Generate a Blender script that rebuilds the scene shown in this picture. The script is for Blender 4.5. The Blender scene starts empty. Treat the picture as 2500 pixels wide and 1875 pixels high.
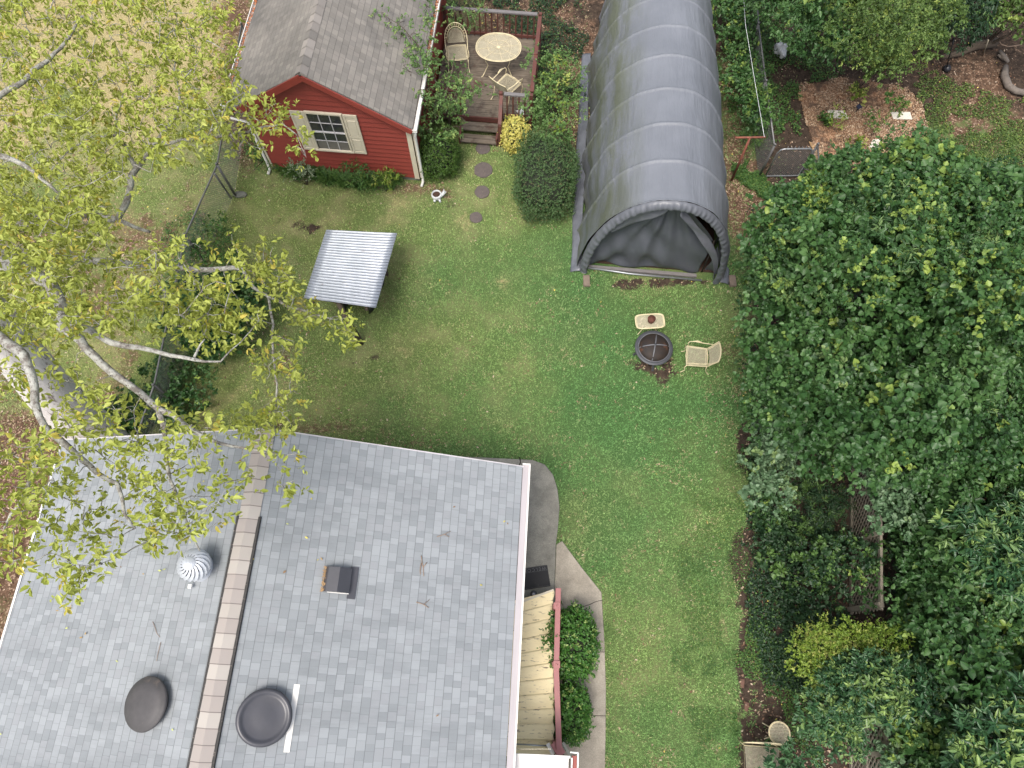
import bpy, math, random
import numpy as np
from mathutils import Vector, Matrix
random.seed(7); RNG = np.random.default_rng(11)
R = math.radians
scn = bpy.context.scene
COL = scn.collection
# ------------------------------------------------------------------ camera
F, TILT, H = 1735., R(21.3), 15.5        # focal length in photo pixels, tilt off the vertical, height
cam_d = bpy.data.cameras.new('camera'); cam = bpy.data.objects.new('camera', cam_d); COL.objects.link(cam)
cam_d.sensor_width = 36; cam_d.lens = F/2500*36; cam_d.clip_end = 500
cam.location = (0, 0, H); cam.rotation_euler = (TILT, 0, 0); scn.camera = cam
scn.render.resolution_x, scn.render.resolution_y = 1024, 768
# ------------------------------------------------------------------ light
SUN_EL, SUN_AZ = R(66), R(-150)            # azimuth measured from +Y towards +X
w = bpy.data.worlds.new('World'); scn.world = w; w.use_nodes = True
nt = w.node_tree; bg = nt.nodes['Background']
sky = nt.nodes.new('ShaderNodeTexSky'); sky.sky_type = 'NISHITA'; sky.sun_disc = False
sky.sun_elevation = SUN_EL; sky.sun_rotation = SUN_AZ; sky.air_density = 1.0; sky.dust_density = 5.0; sky.ozone_density = 0.6
hs = nt.nodes.new('ShaderNodeHueSaturation'); hs.inputs['Saturation'].default_value = .6; nt.links.new(sky.outputs[0], hs.inputs['Color']); nt.links.new(hs.outputs[0], bg.inputs[0]); bg.inputs[1].default_value = 0.15
sd = bpy.data.lights.new('sun', 'SUN'); sun = bpy.data.objects.new('sun', sd); COL.objects.link(sun)
sd.energy = 1.5; sd.angle = R(22); sd.color = (1, .95, .87)
dv = Vector((math.cos(SUN_EL)*math.sin(SUN_AZ), math.cos(SUN_EL)*math.cos(SUN_AZ), math.sin(SUN_EL)))
sun.rotation_euler = dv.to_track_quat('Z', 'Y').to_euler(); sun.location = (0, 0, 30)
scn.view_settings.view_transform = 'Standard'; scn.view_settings.look = 'None'
scn.view_settings.exposure = 0.68; scn.view_settings.gamma = 1
# ------------------------------------------------------------------ photo pixel + real height -> world
CT, ST = math.cos(TILT), math.sin(TILT)
def G(u, v, z=0.):
    dx = (u-1250)/F; dy = -(v-937.5)/F
    Y = dy*CT+ST; Z = dy*ST-CT
    t = (z-H)/Z
    return (dx*t, Y*t, z)
def PIX(x, y, z=0.):
    zz = z-H
    yy = y*CT+zz*ST; d = -(-y*ST+zz*CT)
    return 1250+F*x/d, 937.5-F*yy/d
# ------------------------------------------------------------------ object helpers
def link(name, data, parent=None):
    o = bpy.data.objects.new(name, data); COL.objects.link(o)
    if parent is not None: o.parent = parent
    return o
def tag(o, label=None, cat=None, group=None, kind=None):
    if label: o['label'] = label
    if cat: o['category'] = cat
    if group: o['group'] = group
    if kind: o['kind'] = kind
    return o
def thing(name, label, cat, loc=(0, 0, 0), rz=0, group=None):
    o = link(name, None); o.location = loc; o.rotation_euler = (0, 0, rz)
    return tag(o, label, cat, group)
def V(*a): return np.array(a, float)
class MB:
    def __init__(s): s.v = []; s.f = []; s.uv = None; s.sm = []
    def add(s, vs, fs, smooth=False):
        b = len(s.v); s.v += [tuple(map(float, p)) for p in vs]; s.f += [tuple(i+b for i in f) for f in fs]
        s.sm += [smooth]*len(fs); return s
    def box(s, c, d, rz=0, ry=0, rx=0):
        x, y, z = [k/2 for k in d]
        M = Matrix.Rotation(rz, 3, 'Z') @ Matrix.Rotation(ry, 3, 'Y') @ Matrix.Rotation(rx, 3, 'X')
        vs = [Vector(c)+M@Vector(p) for p in [(-x,-y,-z),(x,-y,-z),(x,y,-z),(-x,y,-z),(-x,-y,z),(x,-y,z),(x,y,z),(-x,y,z)]]
        return s.add(vs, [(0,3,2,1),(4,5,6,7),(0,1,5,4),(1,2,6,5),(2,3,7,6),(3,0,4,7)])
    def bar(s, a, b, w, h, up=(0, 0, 1)):           # rectangular bar between two points
        a = Vector(a); b = Vector(b); d = (b-a).normalized(); u = Vector(up)
        if abs(d.dot(u)) > .98: u = Vector((0, 1, 0))
        sx = d.cross(u).normalized(); sz = sx.cross(d).normalized()
        vs = [p+sx*(i*w/2)+sz*(j*h/2) for p in (a, b) for i, j in ((-1,-1),(1,-1),(1,1),(-1,1))]
        return s.add(vs, [(3,2,1,0),(4,5,6,7),(0,1,5,4),(1,2,6,5),(2,3,7,6),(3,0,4,7)])
    def tube(s, pts, r, n=8, closed=False, caps=True):
        pts = [Vector(p) for p in pts]; m = len(pts)
        rs = r if isinstance(r, (list, tuple)) else [r]*m
        prev = None; vs = []
        for i, p in enumerate(pts):
            if closed: t = pts[(i+1) % m]-pts[i-1]
            else: t = pts[min(i+1, m-1)]-pts[max(i-1, 0)]
            t = t.normalized() if t.length > 1e-9 else Vector((0,0,1))
            if prev is None:
                a = Vector((0,0,1)) if abs(t.z) < .9 else Vector((1,0,0))
                nx = t.cross(a).normalized()
            else:
                nx = prev-t*prev.dot(t); nx = nx.normalized() if nx.length > 1e-6 else t.orthogonal().normalized()
            prev = nx; ny = t.cross(nx)
            for k in range(n):
                a = 2*math.pi*k/n; vs.append(p+nx*math.cos(a)*rs[i]+ny*math.sin(a)*rs[i])
        fs = []
        for i in range(m if closed else m-1):
            j = (i+1) % m
            for k in range(n): fs.append((i*n+k, i*n+(k+1) % n, j*n+(k+1) % n, j*n+k))
        s.add(vs, fs, True)
        if caps and not closed:
            b = len(s.v)-len(vs)
            s.f.append(tuple(b+k for k in range(n-1, -1, -1))); s.f.append(tuple(b+(m-1)*n+k for k in range(n))); s.sm += [False]*2
        return s
    def lathe(s, prof, c=(0,0,0), n=32, sx=1, sy=1, cap=True, smooth=True):
        vs = [(c[0]+r*math.cos(2*math.pi*k/n)*sx, c[1]+r*math.sin(2*math.pi*k/n)*sy, c[2]+z) for r, z in prof for k in range(n)]
        fs = [(i*n+k, i*n+(k+1) % n, (i+1)*n+(k+1) % n, (i+1)*n+k) for i in range(len(prof)-1) for k in range(n)]
        s.add(vs, fs, smooth)
        if cap:
            b = len(s.v)-len(vs)
            s.f.append(tuple(b+k for k in range(n-1, -1, -1))); s.f.append(tuple(b+(len(prof)-1)*n+k for k in range(n))); s.sm += [False]*2
        return s
    def prism(s, poly, z0, z1):
        n = len(poly); vs = [(p[0], p[1], z0) for p in poly]+[(p[0], p[1], z1) for p in poly]
        return s.add(vs, [tuple(range(n-1, -1, -1)), tuple(range(n, 2*n))]+[(i, (i+1) % n, n+(i+1) % n, n+i) for i in range(n)])
    def grid(s, nu, nv, fn, smooth=True):
        vs = [fn(i/(nu-1), j/(nv-1)) for j in range(nv) for i in range(nu)]
        return s.add(vs, [(j*nu+i, j*nu+i+1, (j+1)*nu+i+1, (j+1)*nu+i) for j in range(nv-1) for i in range(nu-1)], smooth)
    def build(s, name, mat, parent=None, bevel=0, uvf=None, solid=0, fix=True):
        me = bpy.data.meshes.new(name); me.from_pydata(s.v, [], s.f)
        me.polygons.foreach_set('use_smooth', s.sm)
        if fix and not solid:
            import bmesh
            bm = bmesh.new(); bm.from_mesh(me); bmesh.ops.recalc_face_normals(bm, faces=bm.faces); bm.to_mesh(me); bm.free()
        if uvf:
            uv = me.uv_layers.new(name='UVMap')
            for l in me.loops: uv.data[l.index].uv = uvf(s.v[l.vertex_index])
        me.materials.append(mat); me.update()
        o = link(name, me, parent)
        if bevel:
            b = o.modifiers.new('bevel', 'BEVEL'); b.width = bevel; b.segments = 2; b.limit_method = 'ANGLE'
        if solid:
            b = o.modifiers.new('solid', 'SOLIDIFY'); b.thickness = solid; b.offset = 0
        return o
def np_mesh(name, verts, faces, mat, cols=None, parent=None, smooth=False):
    """verts (n,3), faces (m,k) all k-gons, cols (n,4) point colours"""
    me = bpy.data.meshes.new(name); n = len(verts); m, k = faces.shape
    me.vertices.add(n); me.vertices.foreach_set('co', verts.astype(np.float32).ravel())
    me.loops.add(m*k); me.loops.foreach_set('vertex_index', faces.astype(np.int32).ravel())
    me.polygons.add(m); me.polygons.foreach_set('loop_start', np.arange(0, m*k, k, dtype=np.int32))
    me.polygons.foreach_set('loop_total', np.full(m, k, dtype=np.int32))
    if smooth: me.polygons.foreach_set('use_smooth', np.ones(m, bool))
    if cols is not None:
        a = me.color_attributes.new('tint', 'FLOAT_COLOR', 'POINT'); a.data.foreach_set('color', cols.astype(np.float32).ravel())
    me.materials.append(mat); me.update(calc_edges=True); me.validate()
    return link(name, me, parent)
# ------------------------------------------------------------------ node helpers
class NB:
    def __init__(s, name):
        s.m = bpy.data.materials.new(name); s.m.use_nodes = True; s.t = s.m.node_tree
        s.p = s.t.nodes['Principled BSDF']; s.out = s.t.nodes['Material Output']; s._c = {}
    def n(s, typ, **k):
        x = s.t.nodes.new(typ)
        for a, b in k.items(): setattr(x, a, b)
        return x
    def l(s, a, b): s.t.links.new(a, b)
    def put(s, sock, val):
        if hasattr(val, 'is_linked'): s.l(val, sock)
        elif isinstance(val, (tuple, list)): sock.default_value = tuple(val)+(1,)*(len(sock.default_value)-len(val))
        else: sock.default_value = val
    def coord(s, kind='Object', scale=None, rot=None):
        c = s.n('ShaderNodeTexCoord').outputs[kind]
        if scale is None and rot is None: return c
        mp = s.n('ShaderNodeMapping'); s.l(c, mp.inputs[0])
        if scale is not None: mp.inputs['Scale'].default_value = scale if isinstance(scale, tuple) else (scale,)*3
        if rot is not None: mp.inputs['Rotation'].default_value = rot
        return mp.outputs[0]
    def noise(s, vec, scale, detail=4, rough=.6, dim='3D'):
        x = s.n('ShaderNodeTexNoise'); s.put(x.inputs['Vector'], vec); x.inputs['Scale'].default_value = scale
        x.inputs['Detail'].default_value = detail; x.inputs['Roughness'].default_value = rough; return x.outputs['Fac']
    def ramp(s, fac, stops, interp='LINEAR'):
        x = s.n('ShaderNodeValToRGB'); s.put(x.inputs[0], fac); r = x.color_ramp; r.interpolation = interp
        while len(r.elements) < len(stops): r.elements.new(.5)
        for e, (p, c) in zip(r.elements, stops):
            e.position = p; e.color = (c, c, c, 1) if isinstance(c, (int, float)) else tuple(c)+(1,)
        return x.outputs[0]
    def mix(s, fac, a, b, mode='MIX'):
        x = s.n('ShaderNodeMix', data_type='RGBA', blend_type=mode); s.put(x.inputs[0], fac); s.put(x.inputs[6], a); s.put(x.inputs[7], b)
        return x.outputs[2]
    def math(s, op, a, b=0., c=0.):
        x = s.n('ShaderNodeMath', operation=op); s.put(x.inputs[0], a); s.put(x.inputs[1], b)
        if op in ('MULTIPLY_ADD', 'COMPARE', 'SMOOTH_MIN'): s.put(x.inputs[2], c)
        return x.outputs[0]
    def bump(s, h, strength=.4, dist=.01):
        x = s.n('ShaderNodeBump'); s.l(h, x.inputs['Height']); x.inputs['Strength'].default_value = strength; x.inputs['Distance'].default_value = dist
        s.l(x.outputs[0], s.p.inputs['Normal']); return x
    def done(s, col, rough=.6, metal=0., spec=.5):
        s.put(s.p.inputs['Base Color'], col); s.put(s.p.inputs['Roughness'], rough); s.put(s.p.inputs['Metallic'], metal)
        s.p.inputs['Specular IOR Level'].default_value = spec; return s.m
def plain(name, a, b=None, scale=8, rough=.6, metal=0, spec=.5, bump=.0, stretch=None, dirt=None, dirt_amt=.55, dirt_scale=2.5, fine=60):
    s = NB(name); c = s.coord('Object', stretch) if stretch else s.coord()
    b = b or tuple(x*.8 for x in a)
    n1 = s.noise(c, scale, 5, .65)
    col = s.mix(s.ramp(n1, [(.3, 0), (.7, 1)]), a, b)
    if dirt:
        n2 = s.noise(c, dirt_scale, 8, .7); col = s.mix(s.ramp(n2, [(dirt_amt, 0), (dirt_amt+.1, 1)]), col, dirt)
    if bump: s.bump(s.noise(c, fine, 4, .6), bump, .006)
    return s.done(col, rough, metal, spec)
def leafmat(name, dark, mid, light, fresh=(.35,.42,.06), rough=.5, trans=.28):
    s = NB(name); a = s.n('ShaderNodeAttribute', attribute_name='tint'); sep = s.n('ShaderNodeSeparateColor'); s.l(a.outputs['Color'], sep.inputs[0])
    col = s.ramp(sep.outputs[0], [(0, dark), (.5, mid), (1, light)])
    col = s.mix(sep.outputs[1], col, fresh)
    s.done(col, rough, 0, .35)
    tr = s.n('ShaderNodeBsdfTranslucent'); s.l(s.mix(.35, col, fresh), tr.inputs[0])
    mx = s.n('ShaderNodeMixShader'); mx.inputs[0].default_value = trans
    s.l(s.p.outputs[0], mx.inputs[1]); s.l(tr.outputs[0], mx.inputs[2]); s.l(mx.outputs[0], s.out.inputs[0])
    return s.m
def shingle(name, tones, line, course=.143, tab=.2, ridge_dir=None, stain=None):
    s = NB(name); uv = s.coord('UV'); sp = s.n('ShaderNodeSeparateXYZ'); s.l(uv, sp.inputs[0]); U, Vv = sp.outputs[0], sp.outputs[1]
    row = s.math('DIVIDE', Vv, course); rf = s.math('FLOOR', row); rfr = s.math('FRACT', row)
    w1 = s.n('ShaderNodeTexWhiteNoise', noise_dimensions='1D'); s.l(rf, w1.inputs['W'])
    u = s.math('ADD', s.math('DIVIDE', U, tab), s.math('MULTIPLY', w1.outputs[0], 9.))
    wob = s.noise(uv, 2.2, 1, .5); cmb0 = s.n('ShaderNodeCombineXYZ'); s.l(s.math('MULTIPLY', u, .8), cmb0.inputs[0]); s.l(s.math('MULTIPLY', rf, 7.3), cmb0.inputs[1])
    wn = s.n('ShaderNodeTexNoise', noise_dimensions='2D'); s.l(cmb0.outputs[0], wn.inputs['Vector']); wn.inputs['Scale'].default_value = .9; wn.inputs['Detail'].default_value = 0
    u2 = s.math('ADD', u, s.math('MULTIPLY', wn.outputs['Fac'], .8)); cf = s.math('FLOOR', u2); cfr = s.math('FRACT', u2)
    cmb = s.n('ShaderNodeCombineXYZ'); s.l(rf, cmb.inputs[0]); s.l(cf, cmb.inputs[1])
    w2 = s.n('ShaderNodeTexWhiteNoise', noise_dimensions='2D'); s.l(cmb.outputs[0], w2.inputs['Vector'])
    k = len(tones); col = s.ramp(w2.outputs[0], [(i/k, t) for i, t in enumerate(tones)], 'CONSTANT')
    g = s.noise(uv, 150, 2, .9); col = s.mix(s.math('MULTIPLY', s.ramp(g, [(.3, 0), (.7, 1)]), .28), col, tuple(min(1, x*1.5) for x in tones[-1]))
    g2 = s.noise(s.coord('UV', (1.6, .35, 1)), .9, 6, .7); col = s.mix(s.ramp(g2, [(.48, 0), (.68, .5)]), col, tuple(x*.82 for x in tones[0]))
    if stain:
        g3 = s.noise(uv, .55, 5, .6); col = s.mix(s.ramp(g3, [(.52, 0), (.68, .6)]), col, stain)
    ln = s.math('LESS_THAN', rfr, .07); l2 = s.math('MULTIPLY', s.math('LESS_THAN', cfr, .05), .45)
    col = s.mix(s.math('MULTIPLY', s.math('MAXIMUM', ln, l2), .75), col, line)
    hgt = s.math('ADD', s.math('MULTIPLY', rfr, .5), s.math('ADD', s.math('MULTIPLY', s.math('GREATER_THAN', w2.outputs[0], .5), .5), s.math('MULTIPLY', g, .12)))
    s.bump(hgt, .7, .014)
    return s.done(col, .92, 0, .2)
M = {}
M['roof'] = shingle('grey_shingle', [(.203,.22,.233),(.23,.248,.262),(.258,.277,.292),(.243,.257,.272),(.275,.294,.31)], (.13,.14,.15), tab=.125)
M['oldroof'] = shingle('brown_shingle', [(.175,.163,.148),(.2,.187,.17),(.225,.208,.188),(.19,.178,.163),(.24,.223,.2)], (.105,.1,.093), tab=.14, stain=(.09,.088,.085))
M['cap'] = plain('tan_cap', (.33,.29,.27), (.27,.245,.235), 30, .9, bump=.3)
M['cap2'] = plain('tan_cap_light', (.42,.385,.35), (.36,.33,.305), 30, .9, bump=.3)
M['cap3'] = plain('tan_cap_dark', (.25,.215,.205), (.215,.19,.185), 30, .9, bump=.3)
M['dark'] = plain('dark_void', (.012,.011,.01), (.03,.022,.015), 40, .9)
M['white'] = plain('white_paint', (.78,.77,.74), (.68,.66,.62), 6, .45, dirt=(.35,.3,.26), dirt_amt=.66, dirt_scale=5)
M['gutter'] = plain('white_gutter', (.62,.6,.62), (.5,.48,.49), 3, .5, stretch=(1,.3,1), dirt=(.32,.27,.25), dirt_amt=.64)
M['cream'] = plain('cream_paint', (.62,.56,.44), (.55,.5,.4), 5, .5, dirt=(.3,.26,.2), dirt_amt=.7)
M['red'] = plain('red_paint', (.25,.045,.033), (.21,.038,.03), 3, .55, stretch=(1,1,4), dirt=(.25,.11,.09), dirt_amt=.74, dirt_scale=8, bump=.1)
M['redtrim'] = plain('red_trim', (.28,.052,.04), (.235,.044,.035), 4, .45)
M['deckred'] = plain('deck_red', (.14,.045,.033), (.085,.035,.028), 6, .65, dirt=(.07,.06,.055), dirt_amt=.56, bump=.2)
M['deckgrey'] = plain('deck_grey', (.2,.19,.19), (.12,.11,.11), 6, .8, stretch=(1,8,8), bump=.2)
M['found'] = plain('foundation', (.2,.2,.18), (.12,.13,.1), 6, .9)
M['block'] = plain('wood_block', (.22,.17,.13), (.14,.11,.09), 12, .9, bump=.3)
M['tarp'] = None
M['steel'] = plain('galvanised', (.42,.44,.46), (.3,.32,.34), 10, .4, .7)
M['turb'] = plain('bright_galvanised', (.6,.63,.68), (.48,.51,.56), 6, .5, .3)
M['vent'] = plain('dark_vent_metal', (.062,.063,.075), (.05,.051,.06), 3, .36, .0, .5)
M['lidtop'] = plain('weathered_dome', (.075,.07,.072), (.052,.05,.052), 5, .6, dirt=(.12,.1,.09), dirt_amt=.6)
M['iron'] = plain('cream_iron', (.72,.63,.4), (.62,.54,.35), 10, .5, dirt=(.3,.2,.1), dirt_amt=.68, dirt_scale=12)
M['mesh'] = plain('cream_mesh', (.55,.5,.36), (.45,.41,.3), 10, .6)
M['rust'] = plain('rust', (.13,.045,.028), (.08,.03,.02), 14, .85, bump=.3)
M['rustpost'] = plain('rusty_post', (.27,.09,.055), (.16,.06,.045), 10, .8)
M['pit'] = plain('fire_pit_steel', (.075,.08,.09), (.06,.062,.07), 8, .5, .3)
M['pipe0'] = plain('grey_ring_steel', (.17,.175,.19), (.13,.135,.15), 8, .5, .2)
M['pitmesh'] = plain('sooty_mesh', (.028,.016,.01), (.01,.009,.009), 7, .7, dirt=(.09,.035,.014), dirt_amt=.53)
M['rail'] = plain('pink_rail', (.35,.14,.135), (.3,.12,.12), 4, .5, bump=.1)
M['rubber'] = plain('rubber_mat', (.012,.012,.014), (.018,.018,.02), 4, .75, dirt=(.06,.06,.062), dirt_amt=.62, dirt_scale=2)
M['matline'] = plain('mat_lettering', (.12,.12,.125), rough=.7)
M['lamp'] = plain('black_plastic', (.02,.02,.025), (.03,.03,.035), 5, .3)
M['solar'] = plain('solar_cell', (.012,.014,.03), (.02,.02,.04), 5, .15)
M['lens'] = plain('lamp_lens', (.3,.3,.34), rough=.2)
M['glass'] = plain('window_glass', (.02,.024,.03), (.035,.04,.045), 3, .06, spec=.9)
M['curtain'] = plain('window_blind', (.16,.15,.13), (.12,.11,.1), 5, .7)
M['stone'] = plain('stepping_stone', (.12,.098,.092), (.085,.07,.066), 14, .9, bump=.5, dirt=(.16,.13,.11), dirt_amt=.6)
M['tile'] = plain('white_board', (.7,.66,.58), (.62,.58,.5), 8, .7)
M['plastic'] = plain('white_bag', (.75,.76,.78), (.55,.57,.6), 9, .35)
M['ceramic'] = plain('white_ceramic', (.6,.62,.63), (.42,.44,.44), 9, .35)
M['soil'] = plain('soil', (.07,.035,.022), (.03,.018,.012), 20, .95, bump=.6)
M['cardboard'] = plain('cardboard', (.44,.29,.15), (.34,.22,.11), 5, .9)
M['lattice'] = plain('weathered_lattice', (.3,.265,.205), (.21,.185,.145), 7, .85, bump=.2)
M['log'] = plain('log_bark', (.12,.09,.065), (.07,.055,.042), 6, .9, stretch=(2,2,9), bump=.5)
M['palelog'] = plain('pale_driftwood', (.2,.17,.145), (.1,.085,.075), 8, .9, dirt=(.45,.45,.43), dirt_amt=.62, dirt_scale=9, bump=.4)
M['stick'] = plain('stick', (.34,.24,.17), (.22,.16,.12), 20, .9)
M['terracotta'] = plain('terracotta', (.3,.12,.07), (.2,.09,.06), 8, .8)
M['brick'] = plain('old_brick', (.17,.09,.065), (.1,.055,.04), 18, .9, bump=.4)
def conc(name, a, b, c):
    s = NB(name); o = s.coord(); n1 = s.noise(o, 1.3, 6, .65); n2 = s.noise(o, 90, 3, .8); n3 = s.noise(o, 3.5, 7, .75)
    col = s.mix(s.ramp(n1, [(.35, 0), (.65, 1)]), a, b); col = s.mix(s.ramp(n3, [(.46, 0), (.66, .7)]), col, c)
    col = s.mix(s.ramp(n2, [(.42, .55), (.6, 0)]), col, tuple(x*.45 for x in b)); s.bump(n2, .35, .004)
    return s.done(col, .9, 0, .25)
M['patio'] = conc('aged_concrete', (.34,.33,.285), (.23,.222,.193), (.13,.126,.11))
M['walk'] = conc('pale_concrete', (.44,.395,.325), (.35,.315,.26), (.22,.195,.16))
def barkmat(name, a, b, c, sc=5, st=(1,1,.35)):
    s = NB(name); o = s.coord('Object', st); n1 = s.noise(o, sc, 8, .75); n2 = s.noise(o, sc*3, 5, .7)
    col = s.mix(s.ramp(n1, [(.42, 0), (.56, 1)]), a, b); col = s.mix(s.ramp(n2, [(.55, 0), (.62, 1)]), col, c)
    s.bump(s.math('ADD', n1, n2), .6, .03); return s.done(col, .85, 0, .25)
M['bark'] = barkmat('pale_bark', (.58,.545,.53), (.66,.62,.6), (.24,.2,.18), 3.2)
M['limb'] = barkmat('lichen_bark', (.19,.17,.15), (.42,.42,.38), (.12,.1,.09), 8, (1,1,1))
M['trunk'] = barkmat('brown_bark', (.07,.052,.04), (.12,.095,.075), (.04,.03,.025), 9)
# ------------------------------------------------------------------ value noise (numpy)
_L = RNG.random((256, 256))
def vn(x, y, s, o=3):
    r = 0; a = 1; t = 0
    for k in range(o):
        X = x*s*2**k+37*k; Y = y*s*2**k+91*k; i = np.floor(X).astype(int); j = np.floor(Y).astype(int); fx = X-i; fy = Y-j
        fx = fx*fx*(3-2*fx); fy = fy*fy*(3-2*fy); g = lambda p, q: _L[p % 256, q % 256]
        r = r+a*((g(i, j)*(1-fx)+g(i+1, j)*fx)*(1-fy)+(g(i, j+1)*(1-fx)+g(i+1, j+1)*fx)*fy); t += a; a *= .5
    return r/t
def sstep(a, b, x): t = np.clip((x-a)/(b-a), 0, 1); return t*t*(3-2*t)
def inpoly(u, v, poly):
    u = np.asarray(u, float); v = np.asarray(v, float); c = np.zeros(u.shape, bool); n = len(poly)
    for i in range(n):
        x0, y0 = poly[i]; x1, y1 = poly[i-1]
        c ^= ((y0 > v) != (y1 > v)) & (u < (x1-x0)*(v-y0)/((y1-y0) or 1e-9)+x0)
    return c
# ground cover as a map of real cover types: (grass, straw, litter, soil)
def fence_u(v): return np.interp(v, [-300, 0, 260, 550, 850, 1070, 2200], [650, 625, 560, 470, 375, 300, 60])
BARE = [(700,545,60,18,.5),(760,560,40,16,.7),(1597,905,70,34,1.3),(1475,835,45,22,.6),(1180,600,22,14,.5),(1305,590,30,24,.4),(1000,690,18,30,.4),
        (870,870,60,14,.8),(1660,1040,60,40,.4),(1400,800,26,14,.45),(1275,880,22,12,.4),(1780,640,60,30,.5),(1620,690,150,10,1.0),(1520,700,60,14,.6),
        (1240,1690,10,5,0),(1660,1680,60,40,.55),(1640,1800,60,30,.3),(1180,340,90,12,1.0),(1100,500,30,12,.5),(760,450,250,14,.6),(880,850,50,40,.7),(820,760,50,60,.5)]
LITTER = [(1850,520,70,110,1.0),(1790,330,40,200,.8),(780,1045,210,24,.45),(1050,1085,160,14,.5),(1400,260,60,170,.9),(1330,60,170,110,.9),(575,60,50,130,.8),
          (590,330,60,120,.8),(20,1350,90,260,.8),(110,1100,140,110,.5),(700,900,90,110,.35),(640,740,60,130,.35),(1240,320,60,40,.5),(1000,460,60,26,.6),(1080,470,40,20,.5),(1790,900,60,200,.35),(480,600,50,160,.5),
          (2050,130,300,90,.7),(2420,180,160,130,1.1),(2330,150,120,80,.9)]
def covers(x, y):
    u, v = PIX(x, y); n = vn(x, y, .9, 4); n2 = vn(x+50, y-20, 3.2, 3)
    def bl(L): 
        r = np.zeros_like(x)
        for (cu, cv, ru, rv, a) in L: r += a*np.exp(-(((u-cu)/ru)**2+((v-cv)/rv)**2))
        return r
    left = sstep(10, -50, u-fence_u(v))
    straw = left*np.clip(1.05-v/700+(n-.5)*1.1, .22, 1)
    bare = bl(BARE)*sstep(.3,.75,n2+(vn(x,y,9,2)-.5)*.6)*1.3; lit = bl(LITTER)*(.35+1.3*n)
    lit = lit + sstep(.58, .8, n2)*.25
    right = sstep(1790, 1880, u+(n-.5)*150)*sstep(330, 560, v)+sstep(1820, 1900, u+(n-.5)*60)*sstep(560, 330, v)
    right = np.clip(right, 0, 1)
    worn = sstep(.5, .8, vn(x+13, y+4, 1.1, 5))*sstep(1750, 1200, u); straw = straw+(1-left)*worn*.5
    lawnpatch = np.exp(-(((u-2390)/150)**2+((v-330)/100)**2))*1.2
    soil = right*np.clip(1.1-lawnpatch-np.exp(-(((u-1860)/60)**2+((v-520)/110)**2)), 0, 1)
    soil = soil + bare*.9
    edge = np.exp(-((u-1816+(n-.5)*70)/15.)**2)*sstep(1000, 1080, v)*sstep(.35, .6, n2+.1)
    soil = soil+edge*1.2
    top = sstep(230, 60, v)*sstep(1090, 1150, u); soil = soil+top*.9; lit = lit+top*(n > .5)*.5
    lit = lit+right*.25*(n2 > .5)
    lit = lit+left*(.35+.4*sstep(250, 600, v))*n
    g = np.clip(1.15-straw*.85-lit*.8-soil*1.1, 0, 1)
    w = np.stack([g, straw, np.clip(lit, 0, 2), np.clip(soil, 0, 2)], -1); w /= w.sum(-1, keepdims=True)+1e-6
    return w, u, v, n, n2
def lush_shadef(x, y, u, v):  # lush green tone plus soft shade painted into the lawn right of centre
    return np.clip(.12+sstep(700, 1500, u+.5*(v-500))*.6+np.exp(-((u-1430)/230)**2-((v-1080)/230)**2)*.3+(vn(x, y, .55, 4)-.5)*.85, 0, 1)
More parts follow.
